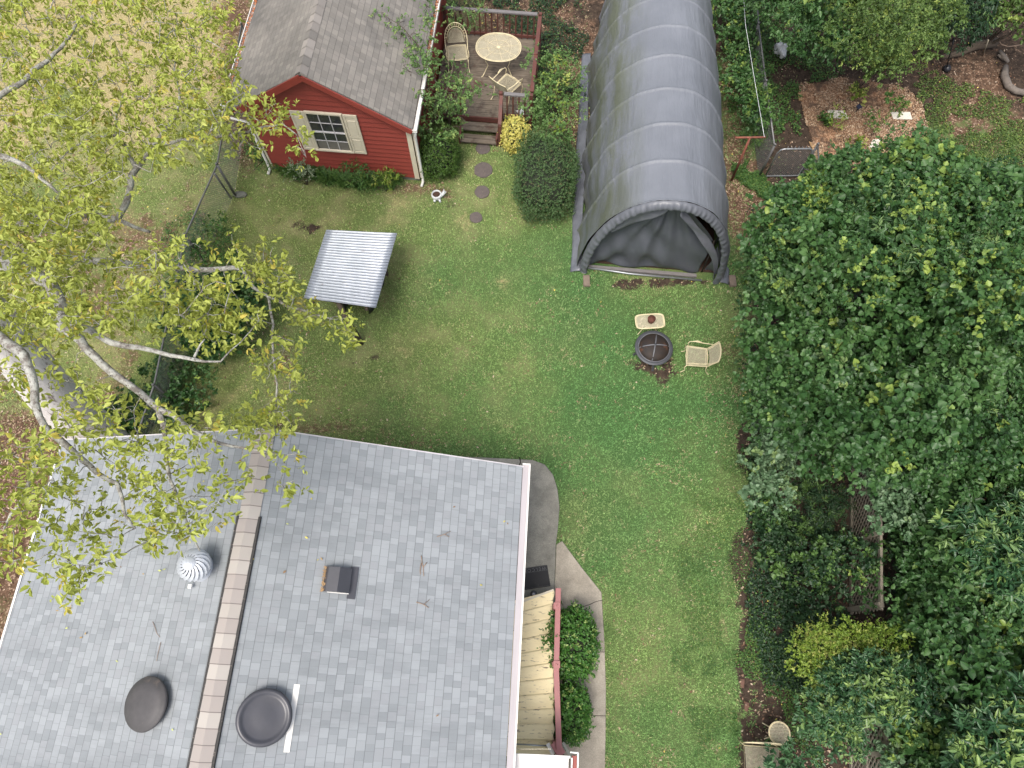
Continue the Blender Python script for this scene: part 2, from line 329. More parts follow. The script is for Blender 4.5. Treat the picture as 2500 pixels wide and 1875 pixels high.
# ------------------------------------------------------------------ ground sheet
def ground():
    xs = np.concatenate([np.array([-160,-90,-50,-30,-22]), np.arange(-18, 18.01, .13), np.array([22,30,50,90,160])])
    ys = np.concatenate([np.array([-160,-90,-50,-25,-12]), np.arange(-5, 22, .13), np.array([25,32,50,90,160])])
    X, Y = np.meshgrid(xs, ys); x = X.ravel(); y = Y.ravel(); w, u, v, n, n2 = covers(x, y)
    far = (np.abs(x) > 19) | (y > 23) | (y < -6); w[far] = (.5, .1, .2, .2)
    z = np.where(far, 0, (n-.5)*.02)
    nu, nv = len(xs), len(ys); i, j = np.meshgrid(np.arange(nu-1), np.arange(nv-1)); b = (j*nu+i).ravel()
    f = np.stack([b, b+1, b+nu+1, b+nu], 1)
    s = NB('ground_cover'); a = s.n('ShaderNodeAttribute', attribute_name='tint'); sep = s.n('ShaderNodeSeparateColor'); s.l(a.outputs['Color'], sep.inputs[0])
    o = s.coord(); f1 = s.noise(o, 7, 6, .75); f2 = s.noise(o, 38, 4, .8); f3 = s.noise(o, 1.2, 5, .6)
    at2 = s.n('ShaderNodeAttribute', attribute_name='lush_shade'); f2r = s.ramp(f2, [(.35, 0), (.65, 1)]); gy = s.mix(f2r, (.06,.085,.026), (.23,.28,.09)); gl = s.mix(f2r, (.026,.066,.021), (.098,.188,.06)); grass = s.mix(at2.outputs['Fac'], gy, gl); grass = s.mix(s.math('MULTIPLY', s.ramp(f3, [(.45, 0), (.7, .7)]), s.math('SUBTRACT', 1., at2.outputs['Fac'])), grass, (.34,.29,.16))
    straw = s.mix(s.ramp(f2, [(.35, 0), (.6, 1)]), (.17,.14,.065), (.48,.405,.21))
    vor = s.n('ShaderNodeTexVoronoi'); s.put(vor.inputs['Vector'], o); vor.inputs['Scale'].default_value = 28; vor.inputs['Randomness'].default_value = 1
    litter = s.mix(s.ramp(f1, [(.35, 0), (.65, 1)]), (.06,.035,.022), (.17,.105,.07)); litter = s.mix(s.ramp(vor.outputs['Color'], [(.72, 0), (.8, 1)]), litter, (.34,.24,.17))
    soil = s.mix(s.ramp(f1, [(.35, 0), (.7, 1)]), (.028,.02,.015), (.1,.072,.055)); soil = s.mix(s.ramp(f2, [(.62, 0), (.72, 1)]), soil, (.07,.075,.03))
    jit = s.math('MULTIPLY', s.math('SUBTRACT', s.math('ADD', s.math('MULTIPLY', f1, .65), s.math('MULTIPLY', f2, .35)), .5), 1.1)
    col = grass
    for ch, c2, off in ((1, straw, .42), (2, litter, .38)):
        m_ = s.ramp(s.math('ADD', s.math('SUBTRACT', sep.outputs[ch], off), s.math('ADD', jit, .5)), [(.42, 0), (.62, 1)]); col = s.mix(m_, col, c2)
    m_ = s.ramp(s.math('ADD', s.math('SUBTRACT', a.outputs['Alpha'], .4), s.math('ADD', s.math('MULTIPLY', jit, -1), .5)), [(.42, 0), (.62, 1)]); col = s.mix(m_, col, soil)
    s.bump(s.math('ADD', f1, f2), .7, .03); s.done(col, .95, 0, .15)
    o_ = np_mesh('ground', np.stack([x, y, z], 1), f, s.m, w, smooth=True); la = o_.data.attributes.new('lush_shade', 'FLOAT', 'POINT'); la.data.foreach_set('value', lush_shadef(x, y, u, v).astype(np.float32)); tag(o_, kind='structure')
ground()
# keep-out footprints for grass (world polygons)
def rot(p, a): c, s_ = math.cos(a), math.sin(a); return (p[0]*c-p[1]*s_, p[0]*s_+p[1]*c)
class Frame:
    def __init__(s, o, a): s.o = o; s.a = a
    def w(s, x, y): r = rot((x, y), s.a); return (s.o[0]+r[0], s.o[1]+r[1])
    def loc(s, u, v, z): g = G(u, v, z); return rot((g[0]-s.o[0], g[1]-s.o[1]), -s.a)+(z,)
SH = Frame((-4.37, 11.98), R(-5.5)); HO = Frame((-4.11, 3.6), R(-3.4)); TE = Frame((3.42, 8.95), R(-5.5))
patio_px = [(880,1098),(1000,1108),(1100,1114),(1200,1119),(1262,1122),(1300,1124),(1330,1135),(1350,1160),(1361,1195),(1366,1240),(1362,1290),(1357,1330),(1352,1480),(1200,1480),(1150,1300),(860,1300)]
walk_px = [(1358,1330),(1372,1321),(1420,1386),(1468,1446),(1475,1560),(1479,1680),(1478,1800),(1475,1960),(1370,1960),(1352,1700),(1352,1480)]
bed_px = [(1949,222),(1962,208),(2005,203),(2050,192),(2110,196),(2150,206),(2196,212),(2222,236),(2250,262),(2258,310),(2244,360),(2200,390),(2100,402),(2003,406),(1988,362),(1966,292)]
patio = [G(*p)[:2] for p in patio_px]; walk = [G(*p)[:2] for p in walk_px]; bed = [G(*p)[:2] for p in bed_px]
tag(MB().prism(patio, -.1, .05).build('patio', M['patio'], bevel=.012), kind='structure')
tag(MB().prism(walk, -.1, .04).build('walkway', M['walk'], bevel=.012), kind='structure')
def shr(p, k): c = np.mean(np.array(p), 0); return [tuple(c+(np.array(q)-c)*k) for q in p]
KEEP = [shr(patio, .975), shr(walk, .975), bed, [HO.w(*p) for p in ((-4.2,-9),(4.2,-9),(4.2,-.1),(-4.2,-.1))], [SH.w(*p) for p in ((-1.95,.02),(1.97,.02),(1.97,5.5),(-1.95,5.5))],
        [SH.w(*p) for p in ((1.97,1.5),(4.75,1.8),(4.75,4.7),(1.97,4.7))], [TE.w(*p) for p in ((-1.8,0.02),(1.9,0.02),(1.9,10),(-2.,10))]]
def outside(x, y):
    k = np.ones(len(x), bool)
    for p in KEEP: k &= ~inpoly(x, y, p)
    return k
# crack in the walkway, and its cracked corner
tag(MB().tube([G(*p, .041) for p in ((1405,1488),(1420,1483),(1432,1478),(1440,1476),(1452,1470),(1462,1467),(1472,1465))], .006, 4).build('walkway_crack', M['dark']), kind='structure')
tag(MB().tube([G(*p, .052) for p in ((1268,1116),(1271,1128),(1266,1140))], .012, 4).build('patio_joint', M['dark']), kind='structure')
for jv in ((1374,1588,1476,1592),(1366,1745,1479,1748)): tag(MB().tube([G(jv[0],jv[1],.041), G(jv[2],jv[3],.041)], .005, 4).build('walkway_joint', M['dark']), kind='structure')
# mulch bed
s = NB('mulch'); o = s.coord(); vo = s.n('ShaderNodeTexVoronoi'); s.put(vo.inputs['Vector'], o); vo.inputs['Scale'].default_value = 34
c_ = s.ramp(vo.outputs['Color'], [(0, (.1,.055,.035)), (.4, (.24,.13,.075)), (.75, (.42,.26,.16)), (1, (.55,.4,.28))])
c_ = s.mix(s.ramp(s.noise(o, 1.6, 5, .7), [(.46, 0), (.56, .85)]), c_, (.085,.058,.043)); s.bump(vo.outputs['Distance'], .6, .02); M['mulch'] = s.done(c_, .95, 0, .15)
tag(MB().prism(bed, -.05, .035).build('mulch_bed', M['mulch']), kind='structure')
# ------------------------------------------------------------------ grass blades and litter (nobody could count them)
GREEN = NB('grass_blades'); _a = GREEN.n('ShaderNodeAttribute', attribute_name='tint'); GREEN.done(_a.outputs['Color'], .6, 0, .25); GREEN = GREEN.m
def lerp3(a, b, t): return np.asarray(a)[None]*(1-t[:, None])+np.asarray(b)[None]*t[:, None]
def grass(n=230000):
    u = RNG.uniform(-60, 2560, n*2); v = RNG.uniform(-40, 1915, n*2)
    k = ~((u < 1240) & (v > 1170)) & ~(u > 1950) ; u = u[k][:n]; v = v[k][:n]
    dx = (u-1250)/F; dy = -(v-937.5)/F; t = -H/(dy*ST-CT); x = dx*t; y = (dy*CT+ST)*t
    k = outside(x, y); x, y = x[k], y[k]; w_, u, v, nz, n2 = covers(x, y)
    dens = np.clip(w_[:, 0]*1.5+w_[:, 1]*.45+w_[:, 2]*.25, 0, 1)*(.55+.6*n2); k = RNG.random(len(x)) < dens
    x, y, w_, nz, n2, u, v = x[k], y[k], w_[k], nz[k], n2[k], u[k], v[k]; m = len(x)
    lush_shade = lush_shadef(x, y, u, v)
    c = lerp3((.315,.395,.13), (.115,.245,.08), lush_shade)
    c = c*(1-.8*w_[:, 1:2])+np.array((.42,.36,.19))*.8*w_[:, 1:2]
    dry = (RNG.random(m) < .15*(1.05-lush_shade)+.5*w_[:, 2]+.12*(n2 > .6)); c[dry] = c[dry]*.3+np.array((.42,.34,.2))*.7
    vs = []; cs = []; h = RNG.uniform(.022, .055, m)*(.7+.7*lush_shade)
    for b in range(3):
        a = RNG.uniform(0, 2*np.pi, m); ox = RNG.normal(0, .014, m); oy = RNG.normal(0, .014, m); L = h*RNG.uniform(.6, 1.3, m); wd = RNG.uniform(.003, .0085, m)
        px, py = x+ox, y+oy; tilt = RNG.uniform(.4, 1.3, m); tx, ty, tz = np.cos(a)*np.sin(tilt)*L, np.sin(a)*np.sin(tilt)*L, np.cos(tilt)*L
        nx, ny = -np.sin(a)*wd, np.cos(a)*wd; z0 = np.zeros(m)
        vs.append(np.stack([np.stack([px-nx, py-ny, z0], 1), np.stack([px+nx, py+ny, z0], 1), np.stack([px+tx, py+ty, z0+tz+.006], 1)], 1))
        cc = np.clip(c*RNG.uniform(.45, 1.7, (m, 1)), 0, 1); cs.append(np.repeat(np.concatenate([cc, np.ones((m, 1))], 1)[:, None], 3, 1))
    vs = np.concatenate(vs).reshape(-1, 3); cs = np.concatenate(cs).reshape(-1, 4)
    tag(np_mesh('grass', vs, np.arange(len(vs)).reshape(-1, 3), GREEN, cs), 'short mixed green and straw coloured grass blades over the lawn', 'grass', kind='stuff')
grass()
def quads(P, L, W, az, tilt, cols, name, label, cat, zr=.01):
    m = len(P); d = np.stack([np.cos(az)*np.cos(tilt), np.sin(az)*np.cos(tilt), np.sin(tilt)], 1)*L[:, None]/2; n = np.stack([-np.sin(az), np.cos(az), RNG.normal(0, .4, m)], 1)*W[:, None]/2
    vs = np.stack([P-d, P+n, P+d, P-n], 1).reshape(-1, 3); cs = np.repeat(np.concatenate([cols, np.ones((m, 1))], 1)[:, None], 4, 1).reshape(-1, 4)
    return tag(np_mesh(name, vs, np.arange(4*m).reshape(-1, 4), GREEN, cs), label, cat, kind='stuff')
def litter(n=26000):
    u = RNG.uniform(-40, 2540, n*3); v = RNG.uniform(-30, 1900, n*3); dx = (u-1250)/F; dy = -(v-937.5)/F; t = -H/(dy*ST-CT); x = dx*t; y = (dy*CT+ST)*t
    w_, _, _, nz, n2 = covers(x, y); k = outside(x, y) & (RNG.random(len(x)) < w_[:, 2]*1.0+.004+w_[:, 3]*.3); x, y = x[k], y[k]; m = len(x)
    pal = np.array([(.3,.2,.14),(.2,.11,.07),(.42,.31,.22),(.24,.15,.1),(.14,.08,.05),(.5,.4,.3)]); c = pal[RNG.integers(0, 6, m)]
    yel = RNG.random(m) < .03; c[yel] = (.6,.5,.12)
    quads(np.stack([x, y, RNG.uniform(.01, .03, m)], 1), RNG.uniform(.03, .075, m), RNG.uniform(.015, .04, m), RNG.uniform(0, 6.3, m), RNG.normal(0, .25, m), c, 'leaf_litter', 'brown fallen leaves scattered on the ground', 'leaf litter')
litter()
def chips(n=9000):
    b = np.array(bed); x = RNG.uniform(b[:, 0].min(), b[:, 0].max(), n*2); y = RNG.uniform(b[:, 1].min(), b[:, 1].max(), n*2); bc = b.mean(0); k = inpoly(bc[0]+(x-bc[0])*.95, bc[1]+(y-bc[1])*.95, bed) & (vn(x, y, 1.1, 3) < .6); x, y = x[k], y[k]; m = len(x)
    pal = np.array([(.45,.31,.2),(.3,.18,.11),(.56,.44,.31),(.2,.12,.08),(.38,.24,.14)]); c = pal[RNG.integers(0, 5, m)]
    quads(np.stack([x, y, RNG.uniform(.04, .07, m)], 1), RNG.uniform(.03, .08, m), RNG.uniform(.01, .03, m), RNG.uniform(0, 6.3, m), RNG.normal(0, .3, m), c, 'wood_chips', 'orange brown wood chips covering the garden bed', 'wood chips')
chips()
def pmat(p): return Matrix.Translation(p.location) @ p.rotation_euler.to_matrix().to_4x4()
def attach(o, p): o.parent = p; o.matrix_parent_inverse = pmat(p).inverted(); return o
def onplane(fr, u, v, y=0.):          # photo pixel -> (x, z) on the vertical plane local y of a frame
    d = Vector(((u-1250)/F, -(v-937.5)/F*CT+ST, -(v-937.5)/F*ST-CT)); n = (-math.sin(fr.a), math.cos(fr.a))
    o = fr.w(0, y); t = (o[0]*n[0]+o[1]*n[1])/(d.x*n[0]+d.y*n[1]); p = d*t
    q = rot((p.x-fr.o[0], p.y-fr.o[1]), -fr.a); return q[0], H+p.z
# ================================================================== HOUSE
house = thing('house', 'large house with pale blue grey shingle roof and tan ridge cap', 'house', (HO.o[0], HO.o[1], 0), HO.a)
HW, HE, HR, HL = 4.31, 2.7, 4.2, 10.
def hz(x): return HR-(HR-HE)*abs(x)/HW
SL = math.hypot(HW, HR-HE)/HW
rf = MB()
for sx in (-1, 1):
    def fn(i, j, sx=sx):
        x = sx*i*HW; y = -j*HL; return (x, y, hz(x)+.012*math.sin(y*1.7+x)*math.sin(x*1.3)*min(1, 3*i))
    rf.grid(30, 60, fn)
    a = sx*HW
    rf.add([(a,0,HE),(a,-HL,HE),(a,-HL,HE-.05),(a,0,HE-.05)], [(0,1,2,3)])
    rf.add([(0,0,HR),(a,0,HE),(a,0,HE-.06),(0,0,HR-.06)], [(0,1,2,3)])
    rf.add([(0,0,HR-.06),(a,0,HE-.06),(a,-HL,HE-.06),(0,-HL,HR-.06)], [(0,1,2,3)])
rf.build('roof', M['roof'], house, uvf=lambda p: (p[1]+(30 if p[0] < 0 else 0), abs(p[0])*SL+(.05 if p[0] < 0 else 0)), fix=False)
wl = MB(); x0, x1, y0, y1 = -3.98, 3.98, -.28, -HL+.3
wl.add([(x0,y0,0),(x1,y0,0),(x1,y0,hz(x1)-.08),(0,y0,HR-.08),(x0,y0,hz(x0)-.08),(x0,y1,0),(x1,y1,0),(x1,y1,hz(x1)-.08),(0,y1,HR-.08),(x0,y1,hz(x0)-.08)],
       [(0,1,2,3,4),(9,8,7,6,5),(1,6,7,2),(5,0,4,9)]); wl.build('wall', M['cream'], house)
# ridge cap
s = NB('cap_shingles'); o = s.coord(); sp = s.n('ShaderNodeSeparateXYZ'); s.l(o, sp.inputs[0]); r_ = s.math('DIVIDE', sp.outputs[1], .215)
wn_ = s.n('ShaderNodeTexWhiteNoise', noise_dimensions='1D'); s.l(s.math('FLOOR', r_), wn_.inputs['W'])
c_ = s.ramp(wn_.outputs[0], [(0, (.34,.305,.285)), (.25, (.385,.355,.325)), (.55, (.42,.39,.36)), (.85, (.35,.315,.295))], 'CONSTANT'); g_ = s.noise(o, 150, 2, .9)
c_ = s.mix(s.math('MULTIPLY', g_, .3), c_, (.4,.37,.345)); c_ = s.mix(s.math('MULTIPLY', s.math('LESS_THAN', s.math('FRACT', r_), .06), .7), c_, (.12,.1,.1)); s.bump(g_, .4, .006)
M['caps'] = s.done(c_, .92, 0, .2)
cp = MB(); k = 0; y = 0.
while y > -HL+.25:
    hv = .03 if y < -1.42 else .012; hwid = .155 if y < -1.42 else .165
    dy = .215; a, b = hv+.016, hv+.004
    sl = (HR-HE)/HW
    cp.add([(-hwid,y,HR+b-hwid*sl),(0,y,HR+b+.01),(hwid,y,HR+b-hwid*sl),(-hwid,y-dy,HR+a-hwid*sl),(0,y-dy,HR+a+.01),(hwid,y-dy,HR+a-hwid*sl),(-hwid,y-dy,HR-hwid*sl),(hwid,y-dy,HR-hwid*sl)],
           [(0,1,4,3),(1,2,5,4),(3,4,5,7,6)]); y -= dy
cp.build('ridge_cap', M['caps'], house, fix=False)
rv = MB()
for sx in (-1, 1): rv.bar((sx*.175, -1.45, HR-.045), (sx*.175, -HL+.1, HR-.052), .036, .06)
rng = random.Random(3)
M['ventedge'] = plain('ridge_vent_edge', (.05,.048,.046), (.025,.024,.023), 60, .8, dirt=(.4,.34,.28), dirt_amt=.6, dirt_scale=30)
rv.build('ridge_vent', M['ventedge'], house)
gt = MB(); gx = HW+.03
gt.bar((gx+.035, .04, HE-.07), (gx+.035, -8.2, HE-.07), .11, .1)
M['lilac'] = plain('gutter_cover', (.4,.37,.385), (.34,.315,.33), 2, .55, stretch=(3,.4,1), dirt=(.25,.22,.21), dirt_amt=.68)
gt.build('gutter', M['lilac'], house)
MB().bar((gx+.105, .05, HE-.045), (gx+.105, -8.2, HE-.045), .028, .13).bar((gx-.03,.055,HE-.045),(gx+.119,.055,HE-.045),.02,.13).build('gutter_lip', M['white'], house)
MB().bar((-HW-.02, .02, HE-.035), (-HW-.02, -HL, HE-.035), .035, .1).build('drip_edge', M['white'], house)
MB().bar((-HW, .012, HE-.075), (0, .012, HR-.075), .03, .12).bar((HW, .012, HE-.075), (0, .012, HR-.075), .03, .12).build('rake_board', M['gutter'], house)
SA = math.atan((HR-HE)/HW)
def on_roof(u, v, dz=0):             # local position on the roof for a photo pixel
    z = 3.5
    for _ in range(12):
        p = HO.loc(u, v, z+dz); z = hz(p[0])
    return Vector((p[0], p[1], z)), (1 if p[0] > 0 else -1)
def vent_empty(name, u, v):
    p, s_ = on_roof(u, v); e = link(name, None, house); e.location = p; e.rotation_euler = (0, s_*SA, 0); return e, s_
# turbine
e, s_ = vent_empty('turbine_vent', 497, 1386); e.rotation_euler = (0, 0, 0)
b_ = MB(); b_.lathe([(.21,-.06),(.215,0),(.17,.06),(.165,.16)], n=28); b_.build('collar', M['turb'], e)
b_ = MB(); n = 17; BR = .225
for k in range(n):
    a0 = 2*math.pi*k/n; rows = []
    for j in range(9):
        ph = -1.0+2.25*j/8; r = BR*math.cos(ph); z = .36+BR*.95*math.sin(ph); tw = .85*(ph)
        for da, dr in ((0, 0), (2*math.pi/n*.62, .03)):
            a = a0+tw+da; rows.append(((r+dr*math.cos(ph))*math.cos(a), (r+dr*math.cos(ph))*math.sin(a), z))
    b_.add(rows, [(2*j, 2*j+1, 2*j+3, 2*j+2) for j in range(8)], True)
b_.build('vane_ball', M['turb'], e, fix=False)
MB().lathe([(.19,.17),(.2,.36),(.12,.52),(.05,.56)], n=24).build('inner_core', M['dark'], e)
MB().lathe([(.105,.548),(.09,.572),(.0,.59)], n=24, cap=False).build('top_plate', M['turb'], e)
MB().box((-.13,-.3,.04), (.05,.06,.05)).build('bracket', M['white'], e)
# two attic fan domes
e, s_ = vent_empty('attic_fan', 372, 1718)
MB().lathe([(.3,-.02),(.3,.12)], n=40).build('collar', M['dark'], e)
MB().lathe([(.375,.1),(.385,.125),(.375,.15),(.345,.158),(.335,.17),(.25,.2),(.12,.215),(0,.218)], n=56, cap=False).build('dome', M['lidtop'], e)
e, s_ = vent_empty('attic_fan', 645, 1750)
MB().lathe([(.3,-.02),(.3,.12)], n=40).build('collar', M['dark'], e)
MB().lathe([(.385,.07),(.395,.1),(.392,.13),(.375,.152),(.35,.158),(.325,.15),(.31,.135),(.28,.128),(.15,.137),(0,.14)], n=64, cap=False).build('dome', M['vent'], e)
MB().box((.395,-.0,.006), (.085,.92,.008)).build('flashing', M['white'], e)
# box vent
e, s_ = vent_empty('box_vent', 828, 1417)
hd = MB(); 
hd.add([(-.24,-.19,.02),(.17,-.19,.02),(.17,.19,.02),(-.24,.19,.02),(-.2,-.19,.13),(-.03,-.19,.2),(.17,-.19,.1),(-.2,.19,.13),(-.03,.19,.2),(.17,.19,.1)],
       [(4,5,8,7),(5,6,9,8),(0,1,6,5,4),(3,7,8,9,2),(1,2,9,6),(0,4,7,3)]); hd.build('hood', M['vent'], e)
MB().box((.22,-.02,.01), (.13,.5,.012)).build('flange', M['vent'], e)
MB().bar((-.17,-.2,.1), (.17,-.2,.07), .012, .012).build('edge_trim', M['white'], e)
q = MB(); rr = random.Random(5)
for k in range(90): q.box((-.245+rr.gauss(0,.012), rr.uniform(-.19,.19), rr.uniform(.01,.09)), (.035,.008,.005), rz=rr.uniform(0,3), ry=rr.uniform(-.6,.6))
q.build('nest_debris', M['cardboard'], e)
# porch end at the bottom edge of the photo
def wprism(poly, z0, z1, z_at=None): return MB().prism([G(u, v, z1 if z_at is None else z_at)[:2] for u, v in poly], z0, z1)
M['pwhite'] = plain('peeling_white', (.8,.78,.76), (.72,.69,.68), 3, .5, dirt=(.45,.32,.3), dirt_amt=.63, dirt_scale=4, stretch=(1,.35,1))
attach(wprism([(1240,1843),(1388,1851),(1380,2150),(1225,2150)], 2.28, 2.36).build('porch_roof', M['pwhite']), house)
attach(MB().bar(G(1242,1841,2.4), G(1392,1848,2.4), .035, .07).bar(G(1396,1850,2.4), G(1388,2150,2.4), .022, .07).bar(G(1411,1838,2.4), G(1402,2150,2.4), .022, .09).bar(G(1392,1836,2.4),G(1412,1838,2.4),.02,.08).build('porch_gutter', M['white']), house)
attach(MB().bar(G(1403,1845,2.33), G(1395,2150,2.33), .09, .03).build('gutter_bed', M['redtrim']), house)
q = MB()
for k in range(13):
    u = 1245+k*8; p = G(u, 1838, 2.32); q.tube([(p[0]-.03, p[1]+.05, p[2]), (p[0]-.015, p[1]+.06, p[2]+.02), (p[0]+.015, p[1]+.06, p[2]+.02), (p[0]+.03, p[1]+.05, p[2])], .006, 4)
attach(q.build('scalloped_edge', M['cream']), house)
attach(MB().bar(G(1362,1842,0), (G(1362,1842,0)[0], G(1362,1842,0)[1], 1.0), .16, .16).bar(G(1352,1812,1.), G(1372,1843,1.), .16, .06).build('porch_post', M['rail'], bevel=.006), house)
M['sage'] = plain('sage_trim', (.3,.31,.25), (.26,.27,.22), 4, .6)
attach(MB().bar(G(1374,1812,.9), G(1392,1846,.9), .045, .1).build('trim_board', M['sage']), house)
attach(MB().bar(G(1337,1815,.9), G(1351,1842,.9), .07, .04).build('door_sill', M['white']), house)
# WELCOME mat etc
mt = thing('doormat', 'black rubber welcome mat on the concrete patio beside the white gutter', 'doormat', (.47, 1.64, .05), R(8.2))
MB().box((0,0,.008), (.62,.44,.014)).build('pad', M['rubber'], mt, bevel=.005)
MB().box((0,.205,.0165), (.6,.004,.003)).box((0,.115,.0165), (.6,.004,.003)).box((0,-.2,.0165), (.6,.004,.003)).build('border', M['matline'], mt)
fc = bpy.data.curves.new('lettering', 'FONT'); fc.body = 'WELCOME'; fc.size = .095; fc.align_x = 'CENTER'; fc.align_y = 'CENTER'; fc.extrude = .002; fc.space_character = 1.35
fo = bpy.data.objects.new('tmp', fc); COL.objects.link(fo); bpy.context.view_layer.update()
me = bpy.data.meshes.new_from_object(fo); bpy.data.objects.remove(fo); me.materials.clear(); me.materials.append(M['matline'])
lt = link('lettering', me, mt); lt.location = (0, .16, .017); lt.rotation_euler = (0, 0, math.pi)
# peeling yellow corrugated cover beside the house
M['yellow'] = plain('peeling_yellow', (.88,.76,.48), (.8,.68,.42), 3, .6, bump=.1, dirt=(.17,.12,.085), dirt_amt=.57, dirt_scale=4.5, stretch=(1.2,5,1))
NB_ = 10
def yz(t): return .42+.3*t
def ygrid(i, j):
    b = j*NB_; f = b-math.floor(b) if j < 1 else 1.
    vL = 1474+(1802-1474)*j; vR = 1441+(1806-1441)*(j**1.04); v = vL+(vR-vL)*i
    z = yz(j)+.045*(1-f)**.7 + .004*math.sin(i*9+b*3)
    uL = 1228; uR = 1352+1.6*math.sin(2*math.pi*b)
    p = G(uL+(uR-uL)*i, v+ (1-i)*0, yz(j)); return (p[0], p[1], z)
yc = thing('corrugated_cover', 'peeling yellow corrugated metal cover between the house gutter and pink rail', 'cover', G(1300,1620,0))
attach(MB().grid(26, 221, ygrid).build('panel', M['yellow'], fix=False, solid=.006), yc)
a, b = Vector(G(1228,1487,.45)), Vector(G(1352,1440,.47))
attach(MB().bar(a, b, .04, .03).build('edge_strip', M['cream']), yc)
q = MB()
for u, v in ((1262,1500),(1345,1480),(1345,1790),(1262,1790)):
    g = G(u, v, .4); attach(MB().bar((g[0], g[1], 0), (g[0], g[1], .44), .06, .06).build('leg', M['lattice']), yc)
pf = thing('plank_platform', 'yellow peeling plank platform at the end of the corrugated cover', 'platform', G(1300,1815,0))
q = MB(); rr = random.Random(9)
for k in range(9):
    u = 1236+k*13.2; A, B = G(u, 1800, .5), G(u+1, 1846, .5); q.bar(A, B, .103, .04)
attach(q.build('planks', M['yellow']), pf)
q = MB(); q.box((.35,-1.55,.25), (.95,.08,.46)).box((.35,-1.25,.25), (.95,.08,.46)); attach(q.build('frame', M['lattice']), pf)
tag(MB().tube([G(1247,1816,.75), G(1340,1821,.75)], .014, 8).tube([G(1247,1816,.75), G(1247,1816,.5)], .012, 6).tube([G(1340,1821,.75), G(1340,1821,.5)], .012, 6).build('handrail_pipe', M['steel']), 'thin grey metal pipe rail above the yellow planks', 'rail')
# pink handrail
hr = thing('handrail', 'long pink painted wooden handrail beside the round bushes', 'handrail', G(1356,1640,0))
attach(MB().bar(G(1363,1436,1.05), G(1358,1640,1.05), .105, .045).bar(G(1358,1638,1.048), G(1365,1830,1.048), .105, .045).build('rail', M['rail'], bevel=.006), hr)
for u, v in ((1360,1479),(1359,1622),(1361,1818)):
    g = G(u, v, 1.05); attach(MB().bar((g[0]-.03, g[1], 0), (g[0]-.03, g[1], 1.025), .09, .09).build('post', M['rail']), hr)
    if v < 1800: attach(MB().box((g[0], g[1], 1.085), (.125,.13,.025)).lathe([(.02,0),(.012,.012)], (g[0], g[1], 1.098), 10).build('bracket', M['rail'], bevel=.004), hr)
# solar path lights
def solar(u, v, label, z=.38):
    g = G(u, v, z); e = thing('solar_light', label, 'garden light', (g[0], g[1], 0), 0, 'round black solar lights by the rail')
    MB().tube([(0,0,0), (0,0,z-.06)], .012, 8).build('stake', M['lamp'], e)
    MB().lathe([(.03,z-.08),(.075,z-.03),(.078,z),(.05,z+.012),(0,z+.014)], n=24).build('cap', M['lamp'], e)
    MB().lathe([(.03,z+.0145),(.028,z+.02),(0,z+.021)], n=12).build('sensor', M['lens'], e)
solar(1303, 1451, 'round black solar light just below the doormat')
solar(1351, 1513, 'round black solar light tucked beside the pink rail next to the larger bush', .5)
solar(1387, 1659, 'round black solar light between the two round bushes')
solar(1379, 1803, 'round black solar light below the smaller round bush')
# sticks on the roof
def stick(u, v, pts, label, r=.006):
    p, s_ = on_roof(u, v); W = HO.w(p.x, p.y); e = MB()
    for seg in pts:
        L = []
        for dx, dy in seg:
            q_, _ = on_roof(u+dx, v+dy); w_ = HO.w(q_.x, q_.y); L.append((w_[0], w_[1], q_.z+.02))
        e.tube(L, [r*(1-.5*i/len(L)) for i in range(len(L))], 5)
    tag(e.build('twig', M['stick']), label, 'twig', 'twigs fallen on the house roof')
stick(1033, 1385, [[(-4,-28),(-2,-10),(0,0),(2,22)],[(0,0),(10,-12)],[(-4,-10),(-7,8),(-6,18)]], 'tallest forked pale twig on the right slope of the house roof', .008)
stick(1035, 1470, [[(-18,0),(0,6),(14,-6)],[(0,6),(12,14)]], 'small pale forked twig nearest the yellow cover on the house roof', .007)
stick(1085, 1305, [[(-18,6),(0,0),(16,-8)],[(0,0),(12,6)]], 'short dark twig high on the right roof slope near the gutter')
stick(382, 1540, [[(-8,-22),(-2,-8),(2,6),(10,16)]], 'thin brown twig on the left roof slope above the oval dome', .005)
stick(390, 1590, [[(4,-22),(0,-6),(-4,10),(-6,24)]], 'thin pale twig on the left roof slope nearest the oval dome', .005)
m = 110; lx = RNG.uniform(-4.2, 4.2, m); ly = -np.abs(RNG.gamma(1.3, 2.2, m))-.05; k = (RNG.random(m) < np.where(lx < -.5, .95, .4)) & (ly > -9); lx, ly = lx[k], ly[k]; m = len(lx)
Pw = np.array([HO.w(a, b)+(hz(a)+.03,) for a, b in zip(lx, ly)]); c = np.array([(.5,.45,.1),(.35,.24,.1),(.25,.16,.09),(.45,.5,.14)])[RNG.integers(0, 4, m)]
quads(Pw, RNG.uniform(.03,.07,m), RNG.uniform(.015,.035,m), RNG.uniform(0,6.3,m), RNG.normal(0,.2,m), c, 'roof_leaves', 'few fallen leaves lying on the grey house roof', 'leaf litter')
